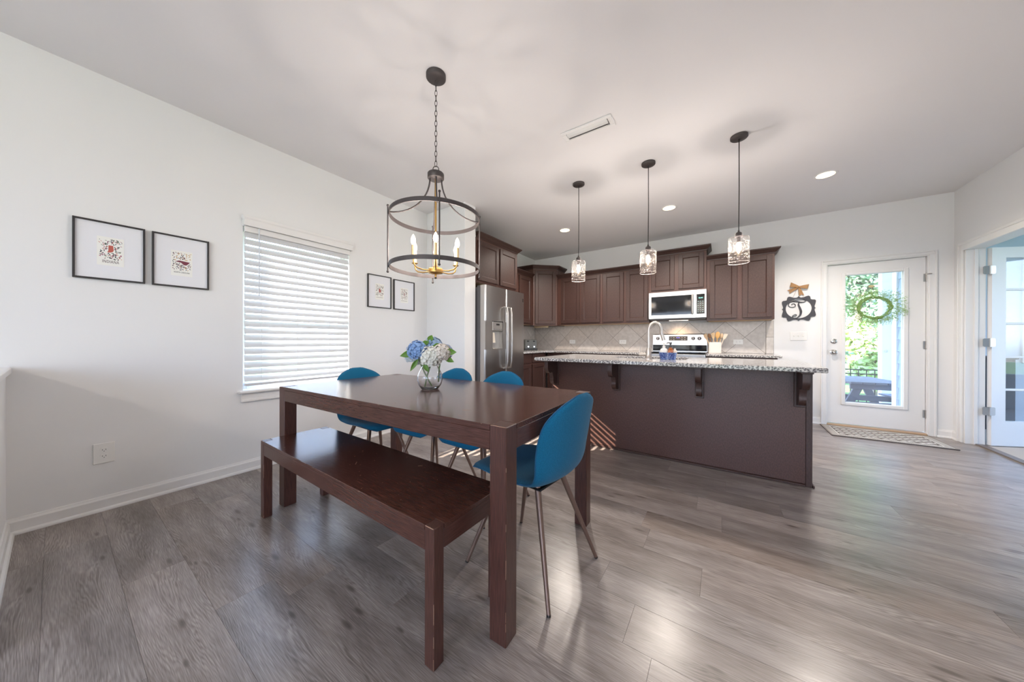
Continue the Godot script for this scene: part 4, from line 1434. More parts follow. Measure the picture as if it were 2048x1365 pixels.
	for i in us.size():
		var u: Array = us[i]
		var o := thing("kitchen_utensil", u[0], "utensil", V(-0.097 + u[1] * 0.8, 0.908, -5.36 + (0.02 if i == 3 else -0.012 + 0.006 * (i % 3))), 0, "wooden utensils in the white crock")
		o.rotation.z = -atan2(u[2] * 0.75, 0.27)
		var um := mat(u[4], 0.6)
		part(o, "shaft", G.new().tube([V(0, 0, 0), V(0, 0.2, 0)], [0.0055, 0.0065], 8), um)
		if u[3] == 0:
			var pl := PackedVector2Array([Vector2(-0.006, 0.19), Vector2(-0.02, 0.225), Vector2(-0.023, 0.275), Vector2(0.023, 0.283), Vector2(0.02, 0.225), Vector2(0.006, 0.19)])
			part(o, "blade", G.new().prism(pl, V(0, 0, -0.003), Vector3.RIGHT, Vector3.UP, V(0, 0, 0.006)), um)
		else:
			var k: float = 1.0 if u[3] == 1 else 1.4
			part(o, "bowl", G.new().ball(V(0, 0.225 + 0.015 * k, 0), V(0.021 * k, 0.036 * k, 0.009), 10, 16), um)
	# two-slot toaster in the corner
	var t := thing("toaster", "dark gray toaster on the corner counter beside the refrigerator", "toaster", V(-3.03, 0.8935, -5.0), PI / 2 - 0.55)
	part(t, "shell", boxg(V(-0.13, 0.012, -0.12), V(0.13, 0.195, 0.12), 0.014), mat(c8(84, 84, 80), 0.4))
	part(t, "base", boxg(V(-0.135, 0.0, -0.125), V(0.135, 0.03, 0.125), 0.004), M.dark)
	for s in [-0.06, 0.06]:
		part(t, "lever", boxg(V(s - 0.018, 0.155, 0.118), V(s + 0.018, 0.172, 0.136), 0.003), M.dark)
		g = G.new().lathe([Vector2(0, 0), Vector2(0.017, 0), Vector2(0.015, 0.012), Vector2(0, 0.013)], Vector3.ZERO, 16)
		g.xf(Transform3D(Basis(Vector3.RIGHT, PI / 2), V(s, 0.06, 0.119)))
		part(t, "knob", g, M.chrome)
		part(t, "slot_frame", boxg(V(s - 0.04, 0.193, -0.09), V(s + 0.04, 0.1965, 0.09), 0.001), M.dark)
	part(t, "cord", G.new().tube([V(-0.1, 0.03, -0.12), V(-0.12, 0.16, -0.15), V(-0.13, 0.25, -0.16)], 0.0035, 6), M.dark)


# ---------- dining set ----------

func notched(l: float, d: float, k: float) -> PackedVector2Array:
	var a := l / 2.0
	var b := d / 2.0
	return PackedVector2Array([Vector2(-a + k, -b), Vector2(a - k, -b), Vector2(a - k, -b + k), Vector2(a, -b + k), Vector2(a, b - k), Vector2(a - k, b - k), Vector2(a - k, b), Vector2(-a + k, b), Vector2(-a + k, b - k), Vector2(-a, b - k), Vector2(-a, -b + k), Vector2(-a + k, -b + k)])


func parsons(o: Node3D, l: float, d: float, h: float, leg: float, topt: float, apron: float) -> void:
	var k := leg + 0.0008
	var pl := notched(l, d, k)
	var g := G.new()
	var e := 0.002
	var inner := notched(l - 2 * e, d - 2 * e, k)
	g.prism(pl, V(0, h - topt, 0), Vector3.RIGHT, Vector3.BACK, V(0, topt - e, 0))
	var id := Geometry2D.triangulate_polygon(inner)
	for i in range(0, id.size(), 3):
		var p := []
		for j in 3:
			p.append(V(inner[id[i + j]].x, h, inner[id[i + j]].y))
		g.tri(p[0], p[1], p[2], Vector3.UP, Vector3.UP, Vector3.UP)
	for i in pl.size():
		var j := (i + 1) % pl.size()
		var a := V(pl[i].x, h - e, pl[i].y)
		var b := V(pl[j].x, h - e, pl[j].y)
		var c := V(inner[j].x, h, inner[j].y)
		var f := V(inner[i].x, h, inner[i].y)
		var dr := (b - a).cross(Vector3.UP).normalized()
		if dr.dot((a + b) / 2.0) < 0: dr = -dr
		g.quad(a, b, c, f, (dr + Vector3.UP).normalized())
	part(o, "top_board", g, M.wood_x)
	for sx in [-1.0, 1.0]:
		for sz in [-1.0, 1.0]:
			var cx: float = sx * (l / 2 - leg / 2)
			var cz: float = sz * (d / 2 - leg / 2)
			var lg := part(o, "leg", boxg(V(cx - leg / 2, 0.0, cz - leg / 2), V(cx + leg / 2, h, cz + leg / 2), 0.0025), M.wood_y)
			if sz > 0.0:
				var wg := G.new()
				var y := 0.004
				while y < h - 0.05:
					var y2 := y + rng.randf_range(0.01, 0.09)
					if rng.randf() < (0.75 if y < 0.12 else 0.4):
						for ex in [-1.0, 1.0]:
							if ex == sx or rng.randf() < 0.3:
								var ec := V(cx + ex * (leg / 2 - 0.0011), 0, cz + leg / 2 - 0.0011)
								wg.tube([ec + V(0, y, 0), ec + V(0, minf(y2, h - 0.01), 0)], rng.randf_range(0.0004, 0.0009), 5)
					y = y2 + rng.randf_range(0.0, 0.05)
				wg.tube([V(cx - leg / 2 + 0.003, h - 0.0011, cz + leg / 2 - 0.0011), V(cx + leg / 2 - 0.003, h - 0.0011, cz + leg / 2 - 0.0011)], 0.001, 5)
				tag(part(lg, "worn_edge", wg, M.worn), "", "", "", "stuff")
	var sg := G.new()
	for i in int(48 * l):
		var at := V(rng.randf_range(-0.47, 0.47) * l, h + 0.0001, rng.randf_range(-0.46, 0.46) * d)
		if rng.randf() < 0.3: at = V(rng.randf_range(-0.45, 0.45) * l, h - rng.randf_range(0.0, 0.004), d / 2 - rng.randf_range(0.0, 0.0012))
		var a := rng.randf() * TAU
		var ln := rng.randf_range(0.001, 0.007) if rng.randf() < 0.9 else rng.randf_range(0.012, 0.035)
		var dv := V(cos(a), 0, sin(a) * (0.1 if at.y < h else 1.0))
		sg.tube([at - dv * ln * 0.5, at + dv * ln * 0.5], 0.00035, 4)
	tag(part(o, "scratches", sg, M.worn), "", "", "", "stuff")
	var y1 := h - topt - 0.0012
	for sz in [-1.0, 1.0]:
		var za: float = sz * (d / 2 - 0.013)
		part(o, "apron", boxg(V(-l / 2 + k, y1 - apron, za - 0.012), V(l / 2 - k, y1, za + 0.012), 0.0015), M.wood_x)
	for sx in [-1.0, 1.0]:
		var xa: float = sx * (l / 2 - 0.013)
		part(o, "apron", boxg(V(xa - 0.012, y1 - apron, -d / 2 + k), V(xa + 0.012, y1, d / 2 - k), 0.0015), M.wood_z)


const PROF := [Vector2(0.238, 0.425), Vector2(0.236, 0.442), Vector2(0.215, 0.456), Vector2(0.15, 0.458), Vector2(0.06, 0.450), Vector2(-0.04, 0.445), Vector2(-0.12, 0.452), Vector2(-0.175, 0.478), Vector2(-0.208, 0.53), Vector2(-0.226, 0.60), Vector2(-0.240, 0.67), Vector2(-0.252, 0.74), Vector2(-0.262, 0.80), Vector2(-0.268, 0.842)]
const HALFW := [0.12, 0.158, 0.190, 0.212, 0.218, 0.214, 0.208, 0.206, 0.208, 0.211, 0.210, 0.194, 0.140, 0.035]


func shell_point(s: float, t: float) -> Vector3:
	var k := PROF.size() - 1
	var f := clampf(s, 0.0, 1.0) * k
	var i := mini(int(f), k - 1)
	var u := f - i
	var p: Vector2 = PROF[i].cubic_interpolate(PROF[i + 1], PROF[maxi(i - 1, 0)], PROF[mini(i + 2, k)], u)
	var w := cubic_interpolate(HALFW[i], HALFW[i + 1], HALFW[maxi(i - 1, 0)], HALFW[mini(i + 2, k)], u)
	w = maxf(w, 0.004)
	var back := smoothstep(0.38, 0.72, s)
	var seat := 1.0 - back
	var t2 := t * t
	var lim := w / 0.21
	# seat edges lift a little, the back wraps forward
	return V(t * w, p.y + seat * 0.022 * t2 * smoothstep(0.1, 0.3, s), p.x + back * 0.062 * t2 * lim * lim * (1.0 - 0.35 * smoothstep(0.8, 1.0, s)))


func chair_shell() -> G:
	var g := G.new()
	var face := func(sgn: float) -> Callable:
		return func(a: float, b: float) -> Vector3:
			var s := a
			var t := (b * 2.0 - 1.0)
			var p := shell_point(s, t)
			var e := 0.004
			var ds := shell_point(minf(s + e, 1.0), t) - shell_point(maxf(s - e, 0.0), t)
			var dt := shell_point(s, t + e) - shell_point(s, t - e)
			var nn := dt.cross(ds).normalized()
			var th := 0.017 * sqrt(maxf(0.0, 1.0 - pow(absf(t), 5.0))) * sqrt(clampf(minf(s, 1.0 - s) * 14.0, 0.0, 1.0))
			return p + nn * th * sgn
	g.grid(52, 22, face.call(1.0), true)
	g.grid(52, 22, face.call(-1.0), false)
	return g


func make_chair(label: String, at: Vector3, turn: float) -> Node3D:
	var c := thing("dining_chair", label, "chair", at, turn, "blue upholstered chairs at the dining table")
	var sh := part(c, "seat_shell", chair_shell(), M.fabric)
	var pts := []
	for i in 41:
		pts.append(shell_point(lerpf(0.02, 0.985, i / 40.0), 0.985) + V(0.001, 0, 0))
	for i in 41:
		pts.append(shell_point(lerpf(0.985, 0.02, i / 40.0), -0.985) - V(0.001, 0, 0))
	part(sh, "piping", G.new().tube(pts, 0.0032, 6, false, true), M.piping)
	part(c, "mounting_plate", boxg(V(-0.12, 0.415, -0.13), V(0.12, 0.424, 0.13), 0.003), M.dark)
	for sx in [-1.0, 1.0]:
		for sz in [-1.0, 1.0]:
			var a := V(sx * 0.098, 0.43, sz * 0.098)
			var b := V(sx * 0.212, 0.006, sz * 0.232)
			var l := part(c, "leg", G.new().tube([a, b], [0.0145, 0.0085], 14), M.chair_leg)
			part(l, "foot", G.new().tube([b + (a - b) * 0.004, b - (a - b).normalized() * 0.0055], [0.0088, 0.0085], 10), M.dark)
	return c


func dining() -> void:
	var t := thing("dining_table", "dark brown wooden dining table with thick square legs", "dining table", V(-1.515, 0, -1.303), 0.031)
	parsons(t, 1.765, 0.905, 0.768, 0.071, 0.02, 0.07)
	var b := thing("bench", "dark brown wooden bench with a scuffed top along the table's near side", "bench", V(-1.537, 0, -0.882), -0.012)
	parsons(b, 1.545, 0.375, 0.461, 0.045, 0.016, 0.066)
	var c := make_chair("blue fabric chair at the table end toward the open floor, nearest the camera", V(-0.767, 0, -1.31), deg_to_rad(-95.5))
	dup(c, V(-2.245, 0, -1.405), deg_to_rad(89), "blue fabric chair at the table end beside the blinded window")
	dup(c, V(-1.777, 0, -1.592), deg_to_rad(1), "blue fabric chair tucked behind the table, right behind the flower vase")
	dup(c, V(-1.326, 0, -1.61), deg_to_rad(-2), "blue fabric chair tucked behind the table in front of the refrigerator")


func bouquet() -> void:
	var base := V(-1.497, 0.7685, -1.305)
	var v := thing("vase", "round clear glass vase holding hydrangea stems on the table", "vase", base)
	var gm := mat(Color(1, 1, 1, 0.02), 0.0)
	gm.refraction_enabled = true
	gm.refraction_scale = 0.05
	var prof := [Vector2(0, 0.0), Vector2(0.045, 0.0), Vector2(0.052, 0.004), Vector2(0.068, 0.028), Vector2(0.0775, 0.06), Vector2(0.074, 0.09), Vector2(0.06, 0.12), Vector2(0.046, 0.145), Vector2(0.044, 0.158), Vector2(0.0425, 0.159), Vector2(0.041, 0.157), Vector2(0.0425, 0.144), Vector2(0.0565, 0.119), Vector2(0.0705, 0.09), Vector2(0.074, 0.06), Vector2(0.0645, 0.029), Vector2(0.048, 0.009), Vector2(0, 0.007)]
	part(v, "glass_bowl", G.new().lathe(prof, Vector3.ZERO, 40), gm)
	var bt := thing("flower_bouquet", "blue and white artificial hydrangea bouquet in the glass vase", "bouquet", base)
	# right and toward the camera, as seen
	var rt := V(0.827, 0, -0.562)
	var fw := V(0.75, 0, 0.66)
	var r := RandomNumberGenerator.new()
	r.seed = 12
	var blooms := [
		[0.006, 0.198, 0.035, 0.068, c8(226, 226, 218)], [0.066, 0.222, 0.02, 0.057, c8(222, 214, 206)], [-0.075, 0.236, 0.02, 0.062, c8(134, 168, 216)],
		[-0.108, 0.205, -0.04, 0.05, c8(206, 216, 224)], [0.02, 0.262, -0.05, 0.06, c8(150, 176, 204)], [0.095, 0.228, -0.05, 0.045, c8(140, 156, 186)], [-0.05, 0.19, -0.06, 0.055, c8(218, 222, 220)]]
	for i in blooms.size():
		var q: Array = blooms[i]
		var c: Vector3 = rt * q[0] + V(0, q[1], 0) + fw * q[2]
		var g := G.new()
		var lo: float = q[3]
		var bm := mat(q[4], 0.75)
		bm.backlight_enabled = true
		bm.backlight = q[4] * 0.4
		for k in 190:
			var y := 1.0 - 1.72 * (k + 0.5) / 190.0
			var a := k * 2.39996 + r.randf_range(-0.1, 0.1)
			var rr := sqrt(1.0 - y * y)
			var d := V(cos(a) * rr, y, sin(a) * rr)
			var p: Vector3 = c + d * lo * r.randf_range(0.78, 1.04)
			var u := d.cross(V(0.3, 0.8, 0.5)).normalized().rotated(d, r.randf() * TAU)
			var w := d.cross(u)
			var s := r.randf_range(0.0085, 0.0125)
			for m in 4:
				var e := (u * cos(m * PI / 2) + w * sin(m * PI / 2))
				var f := d.cross(e)
				var tip := p + e * s + d * 0.003
				var l1 := p + (e * 0.62 + f * 0.6) * s + d * 0.0036
				var l2 := p + (e * 0.62 - f * 0.6) * s + d * 0.0036
				var nn := (d - e * 0.25).normalized()
				g.tri(p, l1, tip, nn, nn, nn)
				g.tri(p, tip, l2, nn, nn, nn)
		g.ball(c, lo * 0.72, 8, 12)
		part(bt, "bloom", g, bm)
		var top: Vector3 = c - V(0, lo * 0.6, 0)
		if i in [0, 1, 2]:
			var foot := [rt * -0.032 + V(0, 0.012, 0) + fw * 0.02, rt * 0.052 + V(0, 0.045, 0) + fw * 0.005, rt * 0.012 + V(0, 0.012, 0) - fw * 0.02][i] as Vector3
			part(bt, "stem", G.new().tube([foot, foot.lerp(top, 0.5) + rt * (-0.004), top], 0.0045, 8), M.stem)
	var leaves := [[-0.128, 0.222, 0.0, -0.075, -0.004, 0.03], [-0.1, 0.185, 0.0, -0.04, -0.05, 0.02], [-0.01, 0.285, -0.01, 0.015, 0.05, 0.026], [0.02, 0.262, 0.02, 0.055, 0.004, 0.034], [0.12, 0.228, 0.02, 0.06, 0.012, 0.03], [0.11, 0.196, 0.0, 0.055, -0.012, 0.026], [-0.06, 0.165, 0.05, 0.03, -0.035, 0.022], [-0.03, 0.27, 0.02, -0.01, 0.035, 0.028]]
	for q in leaves:
		var o: Vector3 = rt * q[0] * 0.72 + V(0, q[1], 0) + fw * q[2]
		var d: Vector3 = rt * q[3] + V(0, q[4], 0) + fw * 0.01
		var side: Vector3 = d.cross(fw).normalized() * q[5] * 0.75
		var leaf := func(a: float, b: float) -> Vector3:
			var t := b * 2.0 - 1.0
			return o + d * a * 1.25 + side * t * sin(PI * clampf(a, 0.0, 1.0)) * (1.0 - 0.2 * a) + fw * (0.008 * absf(t) * sin(PI * a)) - V(0, 0.014 * a * a, 0)
		part(bt, "leaf", G.new().grid(8, 4, leaf), M.green_leaf)


# ---------- lamps ----------

func candle_bulb(parent: Node, at: Vector3, k: float, energy: float) -> void:
	var g := G.new().lathe([Vector2(0, 0.0), Vector2(0.007 * k, 0.0), Vector2(0.0125 * k, 0.014 * k), Vector2(0.0145 * k, 0.026 * k), Vector2(0.012 * k, 0.04 * k), Vector2(0.006 * k, 0.055 * k), Vector2(0, 0.064 * k)], at, 16)
	part(parent, "bulb", g, M.bulb)
	omni(parent, at + V(0, 0.026 * k, 0), LAMP, energy, 0.012)


func chandelier() -> void:
	var c := thing("chandelier", "open drum chandelier with six candle bulbs hanging over the dining table", "chandelier", V(-1.483, 0, -1.336))
	part(c, "canopy", G.new().lathe([Vector2(0, 2.692), Vector2(0.012, 2.692), Vector2(0.054, 2.694), Vector2(0.06, 2.699), Vector2(0.06, 2.7195), Vector2(0, 2.7195)], Vector3.ZERO, 32), M.bronze)
	# chain of alternating links
	var n := 17
	var top := 2.684
	var bot := 2.152
	var ch := Node3D.new()
	ch.name = "chain"
	c.add_child(ch)
	var pitch := (top - bot) / n
	for i in n:
		var cy := top - (i + 0.5) * pitch
		var pts := []
		for k in 14:
			var a := TAU * k / 14.0
			pts.append(V(cos(a) * 0.0075, cy + sin(a) * (pitch * 0.5 + 0.0035), 0))
		var g := G.new().tube(pts, 0.0018, 5, false, true)
		g.xf(Transform3D(Basis(Vector3.UP, 0.5 + (PI / 2 if i % 2 else 0.0)), Vector3.ZERO))
		part(ch, "link", g, M.bronze)
	var lp := []
	for k in 20:
		var a := TAU * k / 20.0
		lp.append(V(cos(a) * 0.018, 2.133 + sin(a) * 0.02, 0))
	var g2 := G.new().tube(lp, 0.0026, 6, false, true)
	g2.xf(Transform3D(Basis(Vector3.UP, 0.6), Vector3.ZERO))
	part(c, "loop", g2, M.bronze)
	part(c, "cap", G.new().lathe([Vector2(0, 2.072), Vector2(0.046, 2.072), Vector2(0.05, 2.076), Vector2(0.05, 2.104), Vector2(0.046, 2.109), Vector2(0.01, 2.113), Vector2(0, 2.113)], Vector3.ZERO, 32), M.bronze)
	# direction toward the camera, turned a little
	var a0 := atan2(1.336, 1.483) - 0.07
	for k in 4:
		var a := a0 + k * PI / 2
		var d := V(cos(a), 0, sin(a))
		var pts := []
		for i in 15:
			var w := PI / 2 * i / 14.0
			pts.append(d * (0.272 - 0.237 * cos(w)) + V(0, 2.075 - 0.24 * sin(w), 0))
		pts.reverse()
		part(c, "arm", G.new().tube(pts, 0.0048, 8), M.bronze)
		var rod := part(c, "rod", G.new().tube([d * 0.2775 + V(0, 1.868, 0), d * 0.2775 + V(0, 1.482, 0)], 0.0042, 8), M.bronze)
		for y in [1.872, 1.478]:
			part(rod, "finial", G.new().ball(d * 0.2775 + V(0, y, 0), 0.0075, 8, 10), M.bronze)
	for y in [1.818, 1.506]:
		part(c, "ring", G.new().lathe([Vector2(0.2685, y), Vector2(0.273, y), Vector2(0.273, y + 0.024), Vector2(0.2685, y + 0.024), Vector2(0.2685, y)], Vector3.ZERO, 72), M.bronze)
	part(c, "stem", G.new().tube([V(0, 2.075, 0), V(0, 1.50, 0)], 0.0058, 10), M.brass)
	var hub := part(c, "hub", G.new().lathe([Vector2(0, 1.462), Vector2(0.005, 1.463), Vector2(0.007, 1.47), Vector2(0.004, 1.477), Vector2(0.012, 1.48), Vector2(0.042, 1.486), Vector2(0.044, 1.489), Vector2(0.044, 1.512), Vector2(0.04, 1.517), Vector2(0.01, 1.52), Vector2(0.008, 1.54), Vector2(0, 1.54)], Vector3.ZERO, 32), M.brass)
	part(hub, "finial", G.new().ball(V(0, 1.458, 0), 0.007, 8, 10), M.bronze)
	for k in 6:
		var a := a0 + 0.07 + k * PI / 3
		var d := V(cos(a), 0, sin(a))
		var arm := part(c, "candle_arm", G.new().tube([d * 0.04 + V(0, 1.50, 0), d * 0.09 + V(0, 1.497, 0), d * 0.125 + V(0, 1.503, 0), d * 0.142 + V(0, 1.517, 0), d * 0.148 + V(0, 1.54, 0), d * 0.148 + V(0, 1.562, 0)], 0.004, 8), M.brass)
		part(arm, "drip_pan", G.new().lathe([Vector2(0, 1.553), Vector2(0.013, 1.554), Vector2(0.019, 1.558), Vector2(0.019, 1.56), Vector2(0, 1.559)], d * 0.148, 20), M.brass)
		part(arm, "candle_sleeve", G.new().lathe([Vector2(0, 1.558), Vector2(0.0105, 1.558), Vector2(0.0105, 1.632), Vector2(0, 1.632)], d * 0.148, 16), mat(c8(222, 196, 150), 0.35, 0.6))
		candle_bulb(arm, d * 0.148 + V(0, 1.632, 0), 1.0, CHAND_E)


func pendants() -> void:
	var xs := [-1.262, -0.580, 0.100]
	var where := ["seeded glass pendant lamp over the island, nearest the refrigerator", "middle seeded glass pendant lamp over the island", "seeded glass pendant lamp over the island's end nearest the door"]
	var gp := pane(c8(255, 244, 236), 0.004)
	var bump := noise_tex(91, 0.06, [], 256, 2, FastNoiseLite.TYPE_CELLULAR)
	bump.as_normal_map = true
	bump.bump_strength = 5.0
	gp.normal_enabled = true
	gp.normal_texture = bump
	gp.normal_scale = 0.2
	gp.uv1_triplanar = true
	gp.uv1_scale = V(9, 9, 9)
	var seedm := pane(c8(250, 240, 232), 0.4)
	for i in 3:
		var p := thing("pendant_light", where[i], "pendant light", V(xs[i], 0, -3.1), 0, "seeded glass pendants over the island")
		part(p, "canopy", G.new().lathe([Vector2(0, 2.70), Vector2(0.008, 2.694), Vector2(0.056, 2.70), Vector2(0.06, 2.704), Vector2(0.06, 2.7195), Vector2(0, 2.7195)], Vector3.ZERO, 28), M.bronze)
		part(p, "cord", G.new().tube([V(0, 2.7, 0), V(0.002, 2.3, 0), V(0, 1.955, 0)], 0.0034, 8), M.dark)
		part(p, "socket_cap", G.new().lathe([Vector2(0, 1.965), Vector2(0.006, 1.963), Vector2(0.009, 1.948), Vector2(0.022, 1.941), Vector2(0.0245, 1.934), Vector2(0.0245, 1.912), Vector2(0.028, 1.906), Vector2(0, 1.905)], Vector3.ZERO, 24), M.bronze)
		var sh := part(p, "glass_shade", G.new().lathe([Vector2(0.024, 1.906), Vector2(0.06, 1.9045), Vector2(0.068, 1.900), Vector2(0.071, 1.893), Vector2(0.0712, 1.80), Vector2(0.0712, 1.70)], Vector3.ZERO, 40), gp)
		part(sh, "rim", G.new().tube(range(32).map(func(k): return V(cos(TAU * k / 32.0) * 0.0702, 1.70, sin(TAU * k / 32.0) * 0.0702)), 0.0018, 6, false, true), seedm)
		var r := RandomNumberGenerator.new()
		r.seed = 50 + i
		var g := G.new()
		for k in 320:
			var a := r.randf() * TAU
			var y := lerpf(1.715, 1.888, r.randf())
			g.ball(V(cos(a) * 0.0695, y, sin(a) * 0.0695), r.randf_range(0.001, 0.0027), 3, 4)
		tag(part(sh, "glass_seeds", g, seedm), "", "", "", "stuff")
		part(p, "lamp_socket", G.new().lathe([Vector2(0, 1.865), Vector2(0.013, 1.865), Vector2(0.014, 1.905), Vector2(0, 1.905)], Vector3.ZERO, 16), M.bronze)
		var b := Node3D.new()
		b.name = "bulb_holder"
		p.add_child(b)
		b.position = V(0, 1.866, 0)
		b.rotation.x = PI
		candle_bulb(b, Vector3.ZERO, 1.45, PEND_E)


func recessed(at: Vector3, label: String) -> void:
	var c := thing("recessed_light", label, "recessed light", at, 0, "round recessed ceiling lights")
	part(c, "trim_ring", G.new().lathe([Vector2(0.068, -0.002), Vector2(0.088, -0.005), Vector2(0.092, -0.002), Vector2(0.092, -0.0003)], Vector3.ZERO, 36), M.trim)
	part(c, "lens", G.new().lathe([Vector2(0.0, -0.0035), Vector2(0.069, -0.0035), Vector2(0.069, -0.001), Vector2(0, -0.001)], Vector3.ZERO, 32), glow(Color(1.0, 0.9, 0.74), 3.0))
	var l := SpotLight3D.new()
	l.name = "downlight"
	l.light_color = Color(1.0, 0.955, 0.91)
	l.light_energy = CAN_E
	l.light_size = 0.065
	l.spot_angle = 74.0
	l.spot_angle_attenuation = 0.6
	l.spot_range = 14.0
	l.spot_attenuation = 2.0
	l.shadow_enabled = true
	c.add_child(l, true)
	l.position = V(0, -0.075, 0)
	l.rotation.x = -PI / 2


func ceiling_things() -> void:
	recessed(V(-1.965, HC, -4.295), "recessed ceiling light nearest the refrigerator cabinets, smallest of the three in view")
	recessed(V(-0.562, HC, -4.29), "recessed ceiling light between the other two, behind the middle pendant")
	recessed(V(0.833, HC, -4.297), "recessed ceiling light nearest the back door, largest of the three in view")
	var v := thing("ceiling_vent", "white rectangular louvered air vent in the ceiling", "air vent", V(-0.88, HC, -2.338))
	var g := G.new()
	g.box(V(-0.2, -0.008, -0.068), V(0.2, -0.0005, -0.04), 0.003).box(V(-0.2, -0.008, 0.04), V(0.2, -0.0005, 0.068), 0.003)
	g.box(V(-0.2, -0.008, -0.04), V(-0.165, -0.0005, 0.04), 0.003).box(V(0.165, -0.008, -0.04), V(0.2, -0.0005, 0.04), 0.003)
	part(v, "frame", g, M.trim)
	part(v, "duct", boxg(V(-0.165, -0.0025, -0.04), V(0.165, -0.0005, 0.04), 0.0), mat(c8(150, 148, 150), 0.7))
	for k in 4:
		g = boxg(V(-0.16, -0.001, -0.011), V(0.16, 0.001, 0.011), 0.0005)
		g.xf(Transform3D(Basis(Vector3.RIGHT, 0.55 if k < 2 else -0.55), V(0, -0.0095, -0.03 + k * 0.02)))
		part(v, "louver", g, M.plate)
	part(v, "damper_lever", boxg(V(0.172, -0.012, -0.004), V(0.176, -0.007, 0.012), 0.001), M.trim)


# ---------- things on the walls ----------

func art(k: int) -> ImageTexture:
	var w := 200
	var h := 220
	var im := Image.create(w, h, false, Image.FORMAT_RGB8)
	im.fill(c8(240, 240, 236))
	var r := RandomNumberGenerator.new()
	r.seed = 400 + k
	var pal := [[c8(62, 70, 66), c8(54, 50, 70), c8(150, 60, 90), c8(206, 150, 140), c8(90, 110, 90)], [c8(60, 60, 68), c8(64, 70, 72), c8(70, 66, 84), c8(200, 166, 116), c8(120, 60, 76)], [c8(70, 74, 80), c8(150, 110, 100), c8(100, 110, 110)], [c8(80, 70, 78), c8(150, 96, 96), c8(110, 104, 110)]][k] as Array
	var shapes := [
		PackedVector2Array([Vector2(84, 62), Vector2(118, 62), Vector2(122, 100), Vector2(112, 112), Vector2(98, 116), Vector2(74, 118), Vector2(82, 104)]),
		PackedVector2Array([Vector2(34, 96), Vector2(76, 84), Vector2(176, 92), Vector2(162, 106), Vector2(140, 122), Vector2(118, 120), Vector2(92, 102)]),
		PackedVector2Array([Vector2(88, 66), Vector2(102, 60), Vector2(116, 78), Vector2(128, 96), Vector2(118, 122), Vector2(86, 122), Vector2(78, 98)]),
		PackedVector2Array([Vector2(92, 70), Vector2(112, 70), Vector2(116, 96), Vector2(106, 126), Vector2(90, 108), Vector2(86, 84)])]
	var shade := [c8(190, 100, 88), c8(118, 58, 72), c8(160, 84, 80), c8(160, 120, 120)]
	var marks := 0
	var tries := 0
	while marks < 150 and tries < 900:
		tries += 1
		var p := Vector2(r.randf_range(16, w - 16), r.randf_range(16, 168))
		if Geometry2D.is_point_in_polygon(p, shapes[k]): continue
		var inside := false
		for a in 8:
			if Geometry2D.is_point_in_polygon(p + Vector2.from_angle(a * TAU / 8) * 9.0, shapes[k]): inside = true
		if inside: continue
		var col: Color = pal[r.randi() % pal.size()]
		if k == 1 and p.x > 130 and p.y < 80: col = pal[3]
		var d := Vector2.from_angle(r.randf() * TAU)
		var ln := r.randf_range(2.0, 8.0)
		var wd := r.randf_range(1.4, 3.2)
		for y in range(maxi(0, int(p.y) - 14), mini(h, int(p.y) + 14)):
			for x in range(maxi(0, int(p.x) - 14), mini(w, int(p.x) + 14)):
				var q := Vector2(x, y) - p
				var al := clampf(q.dot(d), -ln, ln)
				var e := 1.0 - absf(al) / (ln + 1.5)
				if (q - d * al).length() < wd * (0.45 + 0.75 * e):
					im.set_pixel(x, y, col)
		marks += 1
	for y in h:
		for x in w:
			if Geometry2D.is_point_in_polygon(Vector2(x, y), shapes[k]): im.set_pixel(x, y, shade[k])
	return ImageTexture.create_from_image(im)


